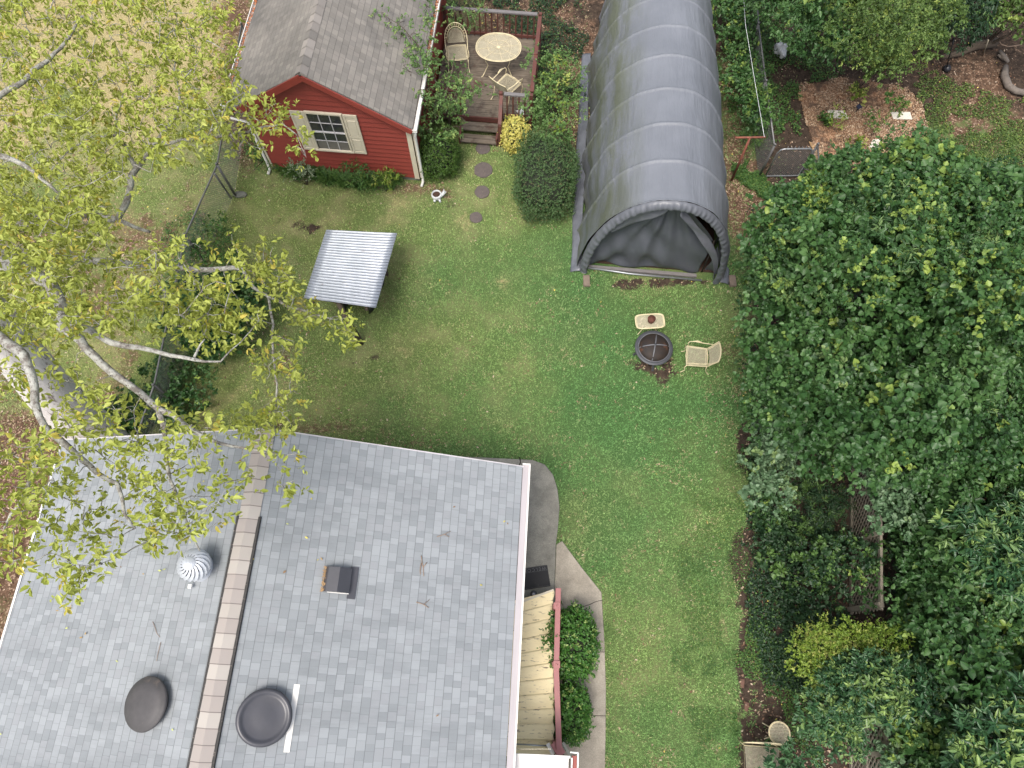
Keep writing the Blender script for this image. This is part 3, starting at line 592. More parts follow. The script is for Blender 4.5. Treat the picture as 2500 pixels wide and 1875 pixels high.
# ================================================================== RED SHED
shed = thing('red_shed', 'red clapboard garden shed with brown shingle roof and cream shutters', 'shed', (SH.o[0], SH.o[1], 0), SH.a)
RX, RZ, EL, ER, EZ, RL = -.22, 3.6, -2.5, 2.05, 2.12, 6.5
def sz(x): return RZ-(RZ-EZ)*(RX-x)/(RX-EL) if x < RX else RZ-(RZ-EZ)*(x-RX)/(ER-RX)
rb = MB()
for a in (EL, ER):
    def fn(i, j, a=a):
        x = RX+(a-RX)*i; y = -.14+j*RL; return (x, y, sz(x)+.015*math.sin(y*2.1+i*3)*min(1, 3*i))
    rb.grid(16, 30, fn)
    rb.add([(RX,-.14,RZ),(a,-.14,EZ),(a,-.14,EZ-.05),(RX,-.14,RZ-.05)], [(0,1,2,3)]); rb.add([(a,-.14,EZ),(a,RL-.14,EZ),(a,RL-.14,EZ-.05),(a,-.14,EZ-.05)], [(0,1,2,3)])
    rb.add([(RX,-.14,RZ-.05),(a,-.14,EZ-.05),(a,RL,EZ-.05),(RX,RL,RZ-.05)], [(0,1,2,3)])
rb.build('roof', M['oldroof'], shed, uvf=lambda p: (p[1]+(20 if p[0] < RX else 0), abs(p[0]-RX)*1.19), fix=False)
cp = MB(); y = -.13; k = 0
while y < RL-.4:
    cp.add([(RX-.14,y,RZ+.02-.09),(RX,y,RZ+.03),(RX+.14,y,RZ+.02-.09),(RX-.14,y+.25,RZ+.01-.09),(RX,y+.25,RZ+.018),(RX+.14,y+.25,RZ+.01-.09)], [(0,1,4,3),(1,2,5,4)]); y += .25
s = NB('old_cap'); o = s.coord(); sp = s.n('ShaderNodeSeparateXYZ'); s.l(o, sp.inputs[0]); wn_ = s.n('ShaderNodeTexWhiteNoise', noise_dimensions='1D'); s.l(s.math('FLOOR', s.math('DIVIDE', s.math('ADD', sp.outputs[1], .13), .25)), wn_.inputs['W'])
c_ = s.mix(s.math('MULTIPLY', s.noise(o, 120, 2), .4), s.ramp(wn_.outputs[0], [(0, (.15,.14,.13)), (.4, (.22,.2,.185)), (.7, (.28,.255,.235))], 'CONSTANT'), (.33,.31,.28)); M['oldcap'] = s.done(c_, .92, 0, .2)
cp.build('ridge_cap', M['oldcap'], shed, fix=False)
# clapboard front, side walls
wb = MB(); WX0, WX1 = -1.97, 1.97; z = .16; st = .15
def xr(z):      # half widths of the gable at height z
    a, b = WX0, WX1
    if z > sz(a)-.06: a = RX-(RX-EL)*(RZ-.06-z)/(RZ-EZ)
    if z > sz(b)-.06: b = RX+(ER-RX)*(RZ-.06-z)/(RZ-EZ)
    return a, b
while z < RZ-.12:
    z2 = min(z+st, RZ-.07); a, b = xr(z); c, d = xr(z2)
    wb.add([(a,-.038,z),(b,-.038,z),(d,-.004,z2),(c,-.004,z2),(a,0,z),(b,0,z)], [(0,1,2,3),(4,5,1,0)]); z = z2
for xx, sgn in ((WX0, -1), (WX1, 1)):
    zt = min(sz(xx)-.06, 9); z = .16
    while z < zt:
        z2 = min(z+st, zt); o1, o2 = xx+sgn*.038, xx+sgn*.004; wb.add([(o1,0,z),(o1,5.6,z),(o2,5.6,z2),(o2,0,z2),(xx,0,z),(xx,5.6,z)], [(0,1,2,3),(4,5,1,0)]); z = z2
wb.add([(WX0,5.6,.1),(WX1,5.6,.1),(WX1,5.6,sz(WX1)-.06),(RX,5.6,RZ-.07),(WX0,5.6,sz(WX0)-.06)], [(4,3,2,1,0)])
wb.build('wall', M['red'], shed, fix=False)
MB().box((0,2.78,.08), (3.9,5.55,.18)).build('foundation', M['found'], shed)
q = MB(); q.bar((RX,-.165,RZ-.1), (-2.02,-.165,sz(-2.02)-.1), .03, .17).bar((RX,-.165,RZ-.1), (ER-.02,-.165,EZ-.09), .03, .13); q.build('rake_board', M['redtrim'], shed)
q = MB(); q.add([(RX,-.15,RZ-.09),(-2.3,-.15,sz(-2.3)-.09),(-2.3,0,sz(-2.3)-.09),(RX,0,RZ-.09),(ER,-.15,EZ-.07),(ER,0,EZ-.07)], [(0,1,2,3),(0,3,5,4)]); q.build('soffit', M['redtrim'], shed)
q = MB(); q.bar((WX1-.06,-.04,.14), (WX1-.06,-.04,EZ-.08), .12, .03).bar((WX1+.035,.03,.14), (WX1+.035,.03,EZ-.08), .03, .1); q.build('corner_board', M['cream'], shed)
q = MB(); q.bar((WX0+.03,-.036,.14), (WX0+.03,-.036,sz(WX0)-.15), .05, .02); q.build('corner_board', M['cream'], shed)
for x, sg in ((ER+.05, 1), (EL-.05, -1)):
    g = MB(); g.bar((x,-.16,EZ-.075), (x,RL,EZ-.075), .09, .012).bar((x+sg*.05,-.17,EZ-.04), (x+sg*.05,RL,EZ-.04), .016, .1).bar((x-.05,-.17,EZ-.04), (x+.06,-.17,EZ-.04), .012, .09); g.build('gutter', M['white'], shed)
    dsx = WX1+.09 if sg > 0 else WX0-.05
    ds = MB(); ds.tube([(x,-.1,EZ-.09), (dsx,-.05,EZ-.34 if sg > 0 else EZ-.3), (dsx,-.06,.3), (dsx,-.09,.1), (dsx-.03,-.22,.05)], .036, 8).build('downspout', M['white'], shed)
# gutter full of orange leaves
m = 1700; side = RNG.integers(0, 2, m); yy = RNG.uniform(.2, 6.2, m); xx = np.where(side == 1, ER+.035, EL-.035)+RNG.normal(0, .03, m); c = np.array([(.42,.14,.05),(.3,.1,.045),(.5,.2,.07),(.22,.1,.06)])[RNG.integers(0, 4, m)]
k = (side == 0) | (yy > 2.2); xx, yy, c = xx[k], yy[k], c[k]; m = len(xx); Pw = np.array([SH.w(a, b) for a, b in zip(xx, yy)])
quads(np.column_stack([Pw, EZ-.035+RNG.uniform(-.01, .03, m)]), RNG.uniform(.04,.08,m), RNG.uniform(.012,.03,m), RNG.uniform(0,6.3,m), RNG.normal(0,.3,m), c, 'gutter_leaves', 'orange brown dead leaves filling the shed gutters', 'dead leaves')
# window and shutters on the front wall
def wp(u, v): return onplane(SH, u, v, -.02)
wl_, wt = wp(748, 268); wr, _ = wp(845, 325); _, wb_ = wp(820, 362); wt = (wt+wp(826,282)[1])/2; wl_ = wp(762, 312)[0]
ww, wh = wr-wl_, wt-wb_; wcx, wcz = (wl_+wr)/2, (wt+wb_)/2
win = link('window', None, shed); win.location = (wcx, -.03, wcz)
MB().box((0,-.012,0), (ww, .02, wh)).build('pane', M['glass'], win)
MB().box((0,-.004-.02,-wh*.36), (ww-.05, .006, wh*.22)).build('blind', M['curtain'], win)
q = MB(); t = .045
q.box((0,-.03,wh/2+t/2), (ww+2*t,.06,t)).box((0,-.035,-wh/2-t/2), (ww+2*t+.06,.08,t)).box((-ww/2-t/2,-.03,0), (t,.058,wh)).box((ww/2+t/2,-.03,0), (t,.058,wh)); q.build('frame', M['cream'], win)
q = MB()
for i in (-1, 1): q.box((i*ww/6,-.03,0), (.016,.016,wh))
for j in (-1, 1): q.box((0,-.032,j*wh/4), (ww,.012,.012))
q.box((0,-.034,0), (ww,.024,.035)); q.build('muntin', M['gutter'], win)
for sg in (-1, 1):
    shu = link('shutter', None, shed); shu.location = (wcx+sg*(ww/2+t+.18), -.04, wcz-.02); sw = .34
    MB().box((0,-.01,0), (sw,.02,wh+.1)).build('board', M['cream'], shu)
    q = MB()
    for zz, hh in ((wh*.17, wh*.48), (-wh*.3, wh*.36)):
        q.box((0,-.024,zz), (sw*.6,.012,hh-.05))
    q.build('raised_panel', M['cream'], shu, bevel=.008)
    q = MB(); q.box((-sw/2+.03,-.026,0), (.055,.014,wh+.1)).box((sw/2-.03,-.026,0), (.055,.014,wh+.1)).box((0,-.026,wh/2+.015), (sw-.115,.013,.07)).box((0,-.026,-wh/2-.015), (sw-.115,.013,.07)).box((0,-.026,-.06*wh), (sw-.115,.013,.06)); q.build('stile', M['cream'], shu)
gv = MB(); pts = [onplane(SH, u, v, -.03) for u, v in ((736,178),(780,194),(742,191))]
gv.add([(p[0], -.03, p[1]) for p in pts]+[(p[0], -.012, p[1]) for p in pts], [(0,1,2),(5,4,3),(0,3,4,1),(1,4,5,2),(2,5,3,0)]); gv.build('gable_vent', M['gutter'], shed)
q = MB()
for k in range(1, 4):
    tt = k/4; a = [pts[0][i]+(pts[1][i]-pts[0][i])*tt for i in (0, 1)]; b = [pts[2][i]+(pts[1][i]-pts[2][i])*tt for i in (0, 1)]; q.bar((a[0],-.034,a[1]), (b[0],-.034,b[1]), .01, .01)
q.build('vent_slat', M['found'], shed)
# ================================================================== DECK
deck = thing('wooden_deck', 'weathered dark plank deck with red railings beside the red shed', 'deck', (SH.o[0], SH.o[1], 0), SH.a)
DX0, DX1, DY0, DY1, DZ = 2.08, 4.72, 1.9, 4.75, .42
s = NB('deck_planks'); o = s.coord('Object', (1.2, 12, 12)); o2 = s.coord(); n1 = s.noise(o, 2, 6, .7); n2 = s.noise(o2, 2.2, 5, .7)
c_ = s.mix(s.ramp(n1, [(.3, 0), (.7, 1)]), (.08,.062,.046), (.21,.175,.135)); c_ = s.mix(s.ramp(n2, [(.5, 0), (.66, .85)]), c_, (.02,.017,.016)); c_ = s.mix(s.ramp(s.noise(o2, 1.1, 5), [(.52, 0), (.62, .5)]), c_, (.15,.07,.045)); s.bump(n1, .5, .01); M['planks'] = s.done(c_, .75, 0, .4)
q = MB(); y = DY0; rr = random.Random(2)
while y < DY1: q.box(((DX0+DX1)/2, y+.068, DZ-.015+rr.uniform(-.003,.003)), (DX1-DX0, .132, .03)); y += .14
q.build('floor_planks', M['planks'], deck)
q = MB(); q.box(((DX0+3.9)/2,DY0-.02,DZ-.09), (3.9-DX0,.03,.17)).box(((DX0+DX1)/2,DY1+.03,DZ-.1), (DX1-DX0,.03,.18)).box((DX1+.02,(DY0+DY1)/2,DZ-.1), (.03,DY1-DY0+.05,.18)).box((DX0,(DY0+DY1)/2,DZ-.12),(.04,DY1-DY0,.16)); q.build('skirt_board', M['deckred'], deck)
def sp_(u, v, z): p = SH.loc(u, v, z); return (p[0], p[1], z)
def railing(a, b, top, z0=DZ, z1=DZ+.85, n=9, bal='deckred'):
    MB().bar((a[0],a[1],z1), (b[0],b[1],z1), .1, .04).build('top_rail', M[top], deck)
    MB().bar((a[0],a[1],z0+.1), (b[0],b[1],z0+.1), .04, .08).build('bottom_rail', M['deckred'], deck)
    for k in range(n):
        t_ = (k+.5)/n; x = a[0]+(b[0]-a[0])*t_; y = a[1]+(b[1]-a[1])*t_; MB().bar((x,y,z0+.02), (x,y,z1-.021), .035, .035).build('baluster', M['deckred'], deck)
def dpost(x, y, z1=DZ+.9, z0=0): MB().bar((x,y,z0), (x,y,z1), .09, .09).build('post', M['deckred'], deck, bevel=.004)
railing((DX0+.05,DY1-.02), (DX1-.1,DY1-.02), 'deckgrey', n=15); dpost(DX1-.02, DY1-.02); dpost(DX0+.0, DY1-.02)
railing((DX1-.02,DY0+.15), (DX1-.02,DY1-.1), 'deckred', n=14); dpost(DX1-.02, DY0+.02); dpost(DX1-.02,(DY0+DY1)/2)
NX = 3.92; dpost(NX, DY0+.02); railing((NX+.08,DY0+.02), (DX1-.1,DY0+.02), 'deckgrey', n=4)
railing((DX0+.1,DY0+.02), (2.75,DY0+.02), 'deckred', n=4); dpost(2.82, DY0+.02)
dpost(NX+.02, DY0-.55, .78); MB().bar((NX+.01,DY0,DZ+.82), (NX+.02,DY0-.56,.8), .09, .05).build('stair_rail', M['deckred'], deck)
for k in range(2):
    zt = DZ-.15*(k+1)+.01; q = MB(); q.box(((2.85+NX-.05)/2,DY0-.16-.28*k,zt), (NX-2.95,.13,.035)).box(((2.85+NX-.05)/2,DY0-.3-.28*k,zt), (NX-2.95,.13,.035)); q.build('step', M['planks'], deck)
MB().box((2.86,DY0-.3,.14), (.05,.6,.28)).box((NX-.07,DY0-.3,.14), (.05,.6,.28)).build('stringer', M['deckred'], deck)
# ================================================================== WROUGHT IRON FURNITURE
def mesh_sheet(outline_fn, n1, n2, w=.006):   # open metal mesh: thin crossing wires on a surface given by fn(u,v)
    q = MB()
    for k in range(n1+1): q.tube([outline_fn(k/n1, j/12) for j in range(13)], w/2, 3, caps=False)
    for k in range(n2+1): q.tube([outline_fn(j/12, k/n2) for j in range(13)], w/2, 3, caps=False)
    return q
def make_chair(label, loc, rz, arch=True, group='cream wrought iron garden chairs'):
    t_ = thing('garden_chair', label, 'chair', loc, rz, group)      # faces local -Y, seat .42 high
    W, D, Z = .27, .25, .42
    MB().tube([(-W,-D,Z),(0,-D-.03,Z),(W,-D,Z),(W*.92,D,Z),(0,D+.02,Z),(-W*.92,D,Z)], .011, 6, closed=True).tube([(-W+.03,-D+.03,Z+.002),(0,-D,Z+.002),(W-.03,-D+.03,Z+.002),(W*.92-.03,D-.03,Z+.002),(-W*.92+.03,D-.03,Z+.002)], .006, 5, closed=True).build('seat_frame', M['iron'], t_)
    mesh_sheet(lambda a, b: ((-W+2*W*a)*(1-.06*b), -D-.02+(2*D+.02)*b, Z-.012*math.sin(math.pi*a)), 26, 28, .008).build('seat', M['mesh'], t_)
    if arch:   # rounded scroll back
        bk = lambda a, r=1.: (W*1.12*r*math.cos(math.pi*a), D+.05+.16*math.sin(math.pi*a)*r, Z+.1+.46*r*math.sin(math.pi*a)**.75)
        MB().tube([(W*1.05,-D*.5,Z+.2)]+[bk(k/16) for k in range(17)]+[(-W*1.05,-D*.5,Z+.2)], .012, 6).tube([bk(k/16, .8) for k in range(17)], .009, 6).build('back_frame', M['iron'], t_)
        q = MB()
        for k in range(1, 16):
            p0, p1 = Vector(bk(k/16)), Vector(bk(k/16, .8)); m_ = (p0+p1)/2; q.tube([p0, m_+Vector((.012,0,.0)), p1], .006, 4); q.lathe([(.0,-.004),(.012,0),(0,.004)], tuple(m_), 6)
        q.build('scroll_work', M['iron'], t_)
        def bs(a, b): x = W*.85*(2*a-1); zt = .46*.8*max(0, 1-(2*a-1)**2)**.45; h = zt*b; return (x, D+.05+.13*h/.4, Z+.06+h)
        mesh_sheet(bs, 22, 20, .008).build('backrest', M['mesh'], t_)
        for s2 in (-1, 1): MB().tube([(s2*W*1.05,-D*.5,Z+.2),(s2*W*1.12,-D*.9,Z+.18),(s2*W*1.1,-D*1.1,Z+.1),(s2*W,-D,Z)], .01, 6).build('arm', M['iron'], t_)
    else:      # squared back with curved top and scrolled arms
        def bs(a, b): x = W*(2*a-1)*(.92+.1*b); return (x, D+.01+.17*b+.05*(1-(2*a-1)**2), Z+.02+.44*b*(1-.07*(2*a-1)**2))
        MB().tube([bs(0,k/6) for k in range(7)]+[bs(k/10,1) for k in range(1,10)]+[bs(1,1-k/6) for k in range(7)], .011, 6).tube([bs(.06,k/6*.93) for k in range(7)]+[bs(.06+.88*k/10,.93) for k in range(1,10)]+[bs(.94,(1-k/6)*.93) for k in range(7)], .007, 5).build('back_frame', M['iron'], t_)
        mesh_sheet(bs, 24, 22, .008).build('backrest', M['mesh'], t_)
        for s2 in (-1, 1):
            MB().tube([bs(.5+s2*.5,.55),(s2*W*1.06,D*.4,Z+.22),(s2*W*1.1,-D*.4,Z+.23),(s2*W*1.1,-D*.95,Z+.2),(s2*W*1.02,-D*1.06,Z+.13),(s2*W,-D*.9,Z+.02)], .011, 6).tube([(s2*W*1.1,D*.2,Z+.235),(s2*W*1.16,-D*.2,Z+.25),(s2*W*1.1,-D*.6,Z+.235)], .014, 6).build('arm', M['iron'], t_)
    for s2 in (-1, 1):
        MB().tube([(s2*W,-D,Z),(s2*W*1.02,-D-.03,Z-.15),(s2*W*1.0,-D+.02,Z-.3),(s2*W*1.06,-D-.05,.012),(s2*W*1.08,-D-.075,.012)], .0115, 6).build('leg', M['iron'], t_)
        MB().tube([(s2*W*.92,D,Z),(s2*W*.95,D+.01,Z-.15),(s2*W*.93,D+.05,Z-.3),(s2*W*1.0,D+.12,.012),(s2*W*1.02,D+.15,.012)], .0115, 6).build('leg', M['iron'], t_)
    return t_
def mesh_table(name, label, cat, loc, rz, a, b, z, expo=2., spokes=True, splay=.12, ring=True, nl=4):
    t_ = thing(name, label, cat, loc, rz)
    def ol(th, r=1.):
        c_, s2 = math.cos(th), math.sin(th); e_ = 2/expo; return (a*r*math.copysign(abs(c_)**e_, c_), b*r*math.copysign(abs(s2)**e_, s2))
    N = 48; MB().tube([ol(2*math.pi*k/N)+(z,) for k in range(N)], .013, 6, closed=True).tube([ol(2*math.pi*k/N, .93)+(z+.002,) for k in range(N)], .006, 5, closed=True).build('rim', M['iron'], t_)
    q = MB(); st_ = .024
    def clip(px, horiz):
        lo, hi = None, None
        for k in range(-60, 61):
            o_ = k/60*(a if horiz else b); xx_, yy_ = (o_, px) if horiz else (px, o_)
            if (abs(xx_)/a)**expo+(abs(yy_)/b)**expo < .98:
                if lo is None: lo = o_
                hi = o_
        return lo, hi
    k = -b
    while k < b:
        lo, hi = clip(k, True)
        if lo is not None: q.bar((lo,k,z-.004), (hi,k,z-.004), .011, .003)
        k += st_
    k = -a
    while k < a:
        lo, hi = clip(k, False)
        if lo is not None: q.bar((k,lo,z-.008), (k,hi,z-.008), .009, .003)
        k += st_
    q.build('mesh_top', M['mesh'], t_)
    if spokes:
        q = MB()
        for k in range(8): p = ol(2*math.pi*(k+.3)/8, .93); q.tube([(p[0]*.08,p[1]*.08,z+.004), (p[0],p[1],z+.004)], .005, 4)
        q.tube([ol(2*math.pi*k/32, .48)+(z+.004,) for k in range(32)], .005, 4, closed=True).lathe([(.05,z-.002),(.05,z+.008),(.02,z+.012)], n=16); q.build('spokes', M['iron'], t_)
    for sx, sy in ((1,1),(-1,1),(-1,-1),(1,-1)):
        p = (a*.5*sx, b*.5*sy); MB().tube([(p[0],p[1],z-.01),(p[0]*1.1,p[1]*1.1,z*.7),(p[0]*.9,p[1]*.9,z*.4),(p[0]*(1+splay*3),p[1]*(1+splay*3),.012),(p[0]*(1+splay*4),p[1]*(1+splay*4),.012)], .012, 6).build('leg', M['iron'], t_)
    return t_
DR = SH.a
g = G(1217,115,DZ+.72); tb = mesh_table('patio_table', 'round cream mesh patio table standing on the wooden deck', 'table', (g[0], g[1], DZ), DR, .6, .5, .72, 2.2)
q = np.array([(g[0]+RNG.normal(0,.035), g[1]+RNG.normal(0,.05)+.02, DZ+.735+RNG.uniform(0,.04)) for _ in range(26)])
g = G(1118,112,DZ+.5); make_chair('cream iron chair with round scrolled back at the left of the deck table', (g[0]-.02, g[1]-.15, DZ), R(6), True)
g = G(1240,205,DZ+.45); make_chair('cream iron armchair at the near right of the deck table, turned towards it', (g[0]+.0, g[1]+.02, DZ), R(140), False)
g = G(1703,872,.42); make_chair('lone cream iron armchair with mesh seat standing on the lawn by the fire pit', (g[0], g[1]+.03, 0), R(-97), False).scale = (.92, .92, .92)
g = G(1587,784,.42); mesh_table('coffee_table', 'low cream mesh coffee table behind the black fire pit', 'table', (g[0], g[1], 0), R(4), .34, .185, .42, 5., spokes=False)
g = G(1590,781,.5); cn = thing('rusty_canister', 'small round rusty canister standing on the coffee table', 'canister', (g[0], g[1], .422), 0)
MB().lathe([(.06,0),(.075,.02),(.075,.12),(.07,.13)], n=24).build('body', M['rust'], cn); MB().lathe([(.088,.13),(.095,.14),(.09,.155),(.02,.165),(.015,.18),(0,.182)], n=24).build('lid', M['rust'], cn)
g = G(1903,1790,.5); mesh_table('side_table', 'small round cream mesh table near the bottom edge, above the bench', 'table', (g[0], g[1], 0), 0, .2, .2, .5, 2., spokes=False)
# bench at the bottom edge
g = G(1872,1822,.8); bn = thing('garden_bench', 'cream mesh garden bench cut off by the bottom edge of the photo', 'bench', (g[0]+.02, g[1], 0), R(-4))
mesh_sheet(lambda a, b: (-.3+.62*a, -.06-.46*b, .42), 30, 22, .01).build('seat', M['mesh'], bn)
MB().tube([(-.33,-.04,.42),(.33,-.04,.42),(.33,-.55,.42),(-.33,-.55,.42)], .012, 6, closed=True).build('seat_frame', M['iron'], bn)
MB().tube([(-.36,0,.42),(-.37,.03,.72),(-.1,.05,.76),(.05,.06,.8),(.2,.06,.86),(.33,.05,.8),(.36,.03,.72),(.36,0,.42)], .013, 6).tube([(-.36,.03,.7),(.35,.03,.7)], .01, 6).build('back_frame', M['iron'], bn)
mesh_sheet(lambda a, b: (-.34+.68*a, .01+.03*b, .46+.24*b), 26, 10, .009).build('backrest', M['mesh'], bn)
for x in (-.32, .32):
    MB().tube([(x,-.04,.42),(x,.02,0)], .012, 6).build('leg', M['iron'], bn); MB().tube([(x,-.55,.42),(x,-.58,0)], .012, 6).build('leg', M['iron'], bn)
# ================================================================== FIRE PIT
g = G(1597,848,.42); fp = thing('fire_pit', 'round black steel fire pit with domed mesh cover', 'fire pit', (g[0], g[1], 0), R(-6))
MB().lathe([(.3,.4),(.3,.405),(.435,.405),(.445,.395),(.445,.38),(.3,.375),(.3,.4)], n=64, cap=False).build('rim', M['pit'], fp)
MB().lathe([(.36,.375),(.33,.27),(.25,.17),(.1,.12),(.01,.115)], n=48).build('bowl', M['pit'], fp)
MB().lathe([(.355,.41),(.345,.44),(.3,.49),(.22,.53),(.12,.555),(0,.565)], n=48, cap=False).build('mesh_dome', M['pitmesh'], fp)
q = MB(); dome = lambda r: .572-.155*(r/.36)**2.3
for a in (R(8), R(84)): q.tube([(math.cos(a)*r, math.sin(a)*r, dome(abs(r))) for r in [-.36+.72*k/16 for k in range(17)]], .015, 6)
q.tube([(.36*math.cos(2*math.pi*k/40), .36*math.sin(2*math.pi*k/40), .415) for k in range(40)], .011, 6, closed=True); q.build('dome_frame', M['pipe0'], fp)
MB().lathe([(.02,.575),(.025,.6),(0,.605)], n=12).build('handle', M['pit'], fp)
for k in range(4):
    a = R(45+90*k+ -38 + 0); MB().bar((.24*math.cos(a),.24*math.sin(a),.28), (.42*math.cos(a),.42*math.sin(a),.0), .05, .03).build('leg', M['pit'], fp)
# ================================================================== STEPPING STONES, ORNAMENTS
for (u, v, r, lb) in ((1179,361,.2,'round brown stepping stone nearest the deck steps'),(1180,414,.25,'largest round stepping stone, second from the deck steps'),(1177,468,.2,'round stepping stone, third from the deck steps'),(1162,530,.17,'smallest stepping stone, farthest from the deck in the lawn')):
    g = G(u, v, .03); q = MB(); rr = random.Random(u); prof = [1+.05*rr.uniform(-1,1) for _ in range(14)]
    q.prism([(r*prof[k]*math.cos(2*math.pi*k/14), r*prof[k]*math.sin(2*math.pi*k/14)) for k in range(14)], -.02, .03)
    o = q.build('stepping_stone', M['stone'], bevel=.012); o.location = (g[0], g[1], 0); tag(o, lb, 'stepping stone', 'stepping stones leading to the deck')
g = G(1066,477,.1); tp = thing('planter', 'small white ceramic animal planter with soil inside, on the lawn by the round bush', 'planter', (g[0], g[1], 0), R(-8))
MB().lathe([(.09,0),(.13,.05),(.14,.13),(.125,.17),(.1,.17),(.1,.12)], n=28, cap=False).build('bowl', M['ceramic'], tp)
MB().lathe([(.0,.135),(.1,.13)], n=20, cap=False).build('soil', M['soil'], tp)
MB().tube([(.12,.0,.1),(.17,.03,.16),(.2,.06,.2),(.25,.07,.19)], [.05,.045,.055,.02], 10).tube([(.19,.09,.21),(.18,.11,.26)], [.018,.004], 6).tube([(.21,.04,.22),(.2,.02,.27)], [.018,.004], 6).build('head', M['ceramic'], tp)
for p_ in ([(.08,-.09,.08),(.12,-.15,.03)], [(-.04,-.11,.06),(-.03,-.16,.03)]): MB().tube(p_, [.035,.03], 8).build('foot', M['ceramic'], tp)
g = G(1272,276,.5); bd = thing('bird_ornament', 'small white bird ornament behind the yellow variegated shrub', 'ornament', (g[0], g[1], 0), R(-20))
MB().tube([(0,0,0),(0,0,.42)], .012, 6).build('stake', M['steel'], bd)
MB().tube([(.14,0,.5),(.06,0,.47),(-.03,0,.48),(-.09,0,.54),(-.15,0,.53)], [.01,.05,.055,.035,.006], 10).build('body', M['ceramic'], bd)
MB().add([(.05,-.03,.5),(-.05,-.04,.52),(.0,-.16,.56),(.08,-.14,.55)], [(0,1,2,3)]).add([(.05,.03,.5),(-.05,.04,.52),(.0,.16,.56),(.08,.14,.55)], [(0,1,2,3)]).build('wings', M['ceramic'], bd, solid=.008)
# ================================================================== LEAN-TO WITH CORRUGATED METAL ROOF
g = G(840,690,0); wsd = thing('wood_shelter', 'low shelter with shiny corrugated metal roof on the lawn', 'shelter', (g[0], g[1], 0))
c00, c10, c11, c01 = [Vector(G(u, v, z)) for u, v, z in ((797,563,1.15),(970,571,1.15),(918,753,1.45),(742,729,1.45))]
NR = 26
def cg(i, j):
    p = c00.lerp(c10, i).lerp(c01.lerp(c11, i), j); return (p.x, p.y, p.z+.034*abs(math.cos(math.pi*NR*j))**.55+.004*math.sin(i*7+j*5))
s = NB('corrugated_metal'); o = s.coord(); n1 = s.noise(s.coord('Object', (1,.3,1)), 3, 6, .7); n3 = s.noise(s.coord('Object', (1.2,6,1)), 3.4, 6, .75)
c_ = s.mix(s.ramp(n1, [(.35, 0), (.65, 1)]), (.42,.45,.5), (.31,.34,.38)); c_ = s.mix(s.ramp(n3, [(.63, 0), (.69, 1)]), c_, (.13,.1,.09))
M['corr'] = s.done(c_, .42, .45, .5)
attach(MB().grid(10, NR*10+1, cg).build('metal_roof', M['corr'], fix=False, solid=.003), wsd)
a_, b_ = Vector(G(882,838,0)), c01.lerp(c11, .45)
lp = link('lean_log', None, wsd)
attach(MB().tube([a_+Vector((0,0,.0)), a_.lerp(b_, .5), b_-Vector((0,-.1,.1))], [.075,.07,.06], 8).build('post', M['log']), wsd); bpy.data.objects.remove(lp)
for c_ in (c00, c10): 
    q_ = c_+((c00+c11)/2-c_)*.42; attach(MB().bar((q_.x,q_.y,0), (q_.x,q_.y,q_.z-.06), .09, .09).build('post', M['log']), wsd)
q = MB()
for t_ in (.04, .5, .95): p0, p1 = c00.lerp(c01, t_), c10.lerp(c11, t_); q.bar(p0.lerp(p1,.02)-Vector((0,0,.06)), p0.lerp(p1,.98)-Vector((0,0,.06)), .09, .06)
for t_ in (.1, .85): p0, p1 = c00.lerp(c10, t_), c01.lerp(c11, t_); q.bar(p0-Vector((0,0,.13)), p1-Vector((0,0,.13)), .06, .08)
attach(q.build('rafters', M['log']), wsd)
M['blacktarp'] = plain('black_tarp', (.022,.022,.024), (.04,.04,.042), 4, .35, bump=.3, fine=9)
def tg(i, j):
    p = Vector(G(938,688,0)).lerp(Vector(G(905,768,0)), j); a = i*math.pi; hh = .85*(1-.25*abs(2*j-1)**3)
    return (p.x-.33+.33*math.cos(a)+.025*math.sin(j*17+i*5), p.y+.15*math.sin(a)+.03*math.sin(i*11), hh*math.sin(a)**.7+.03*math.sin(i*14+j*9)*math.sin(a))
ct = MB().grid(26, 24, tg); o = ct.build('covered_woodpile', M['blacktarp'], fix=False, solid=.01); tag(o, 'black plastic covered woodpile sticking out from under the metal roof', 'woodpile')
# ================================================================== TUNNEL SHELTER
tent = thing('tunnel_shelter', 'long arched grey fabric garage shelter with hooped roof', 'shelter', (TE.o[0], TE.o[1], 0), TE.a)
TA, TB, TN, TL = 1.74, 3.06, 2.12, 9.5
def arch(t, r=1., a=TA, b=TB):
    th = math.pi*(1-t); c_, s_ = math.cos(th), math.sin(th); return (a*r*math.copysign(abs(c_)**(2/TN), c_), b*r*abs(s_)**(2/TN))
HS = 1.055
def tcov(i, j):
    x, z = arch(i); y = j*TL; f = (y/HS) % 1; d = min(f, 1-f)*HS
    up = math.exp(-(d/.035)**2)*.03-.022*math.sin(math.pi*f)+.014*math.sin(y*2.7+i*6)*math.sin(i*9+y*.8)
    n_ = math.hypot(x/TA, z/TB); nx, nz = x/TA, z/TB; l = math.hypot(nx, nz) or 1; nx, nz = nx/l, nz/l
    left = max(0, 1-i*2.6); rt = max(0, (i-.72)*3)
    wr = left*(.05*math.sin((y*2.3+i*14))+.028*math.sin(y*6.1+i*29)+.012*math.sin(y*13+i*50)) + .006*math.sin(i*60+math.sin(y*1.2)*2)+rt*.02*math.sin(i*40+y*2)
    up += wr; low = max(0, 1-z/.35); x += -low*.05 if x < 0 else low*.05
    kx = 1-.015*y-.0012*y*y if x > 0 else 1+.008*y-.1*max(0, y-6.9); kz = 1-.006*y-.0025*y*y
    return ((x+nx*up)*kx, y, max(.02, (z+nz*up)*kz))
s = NB('tarp_fabric'); o = s.coord(); sp = s.n('ShaderNodeSeparateXYZ'); s.l(o, sp.inputs[0])
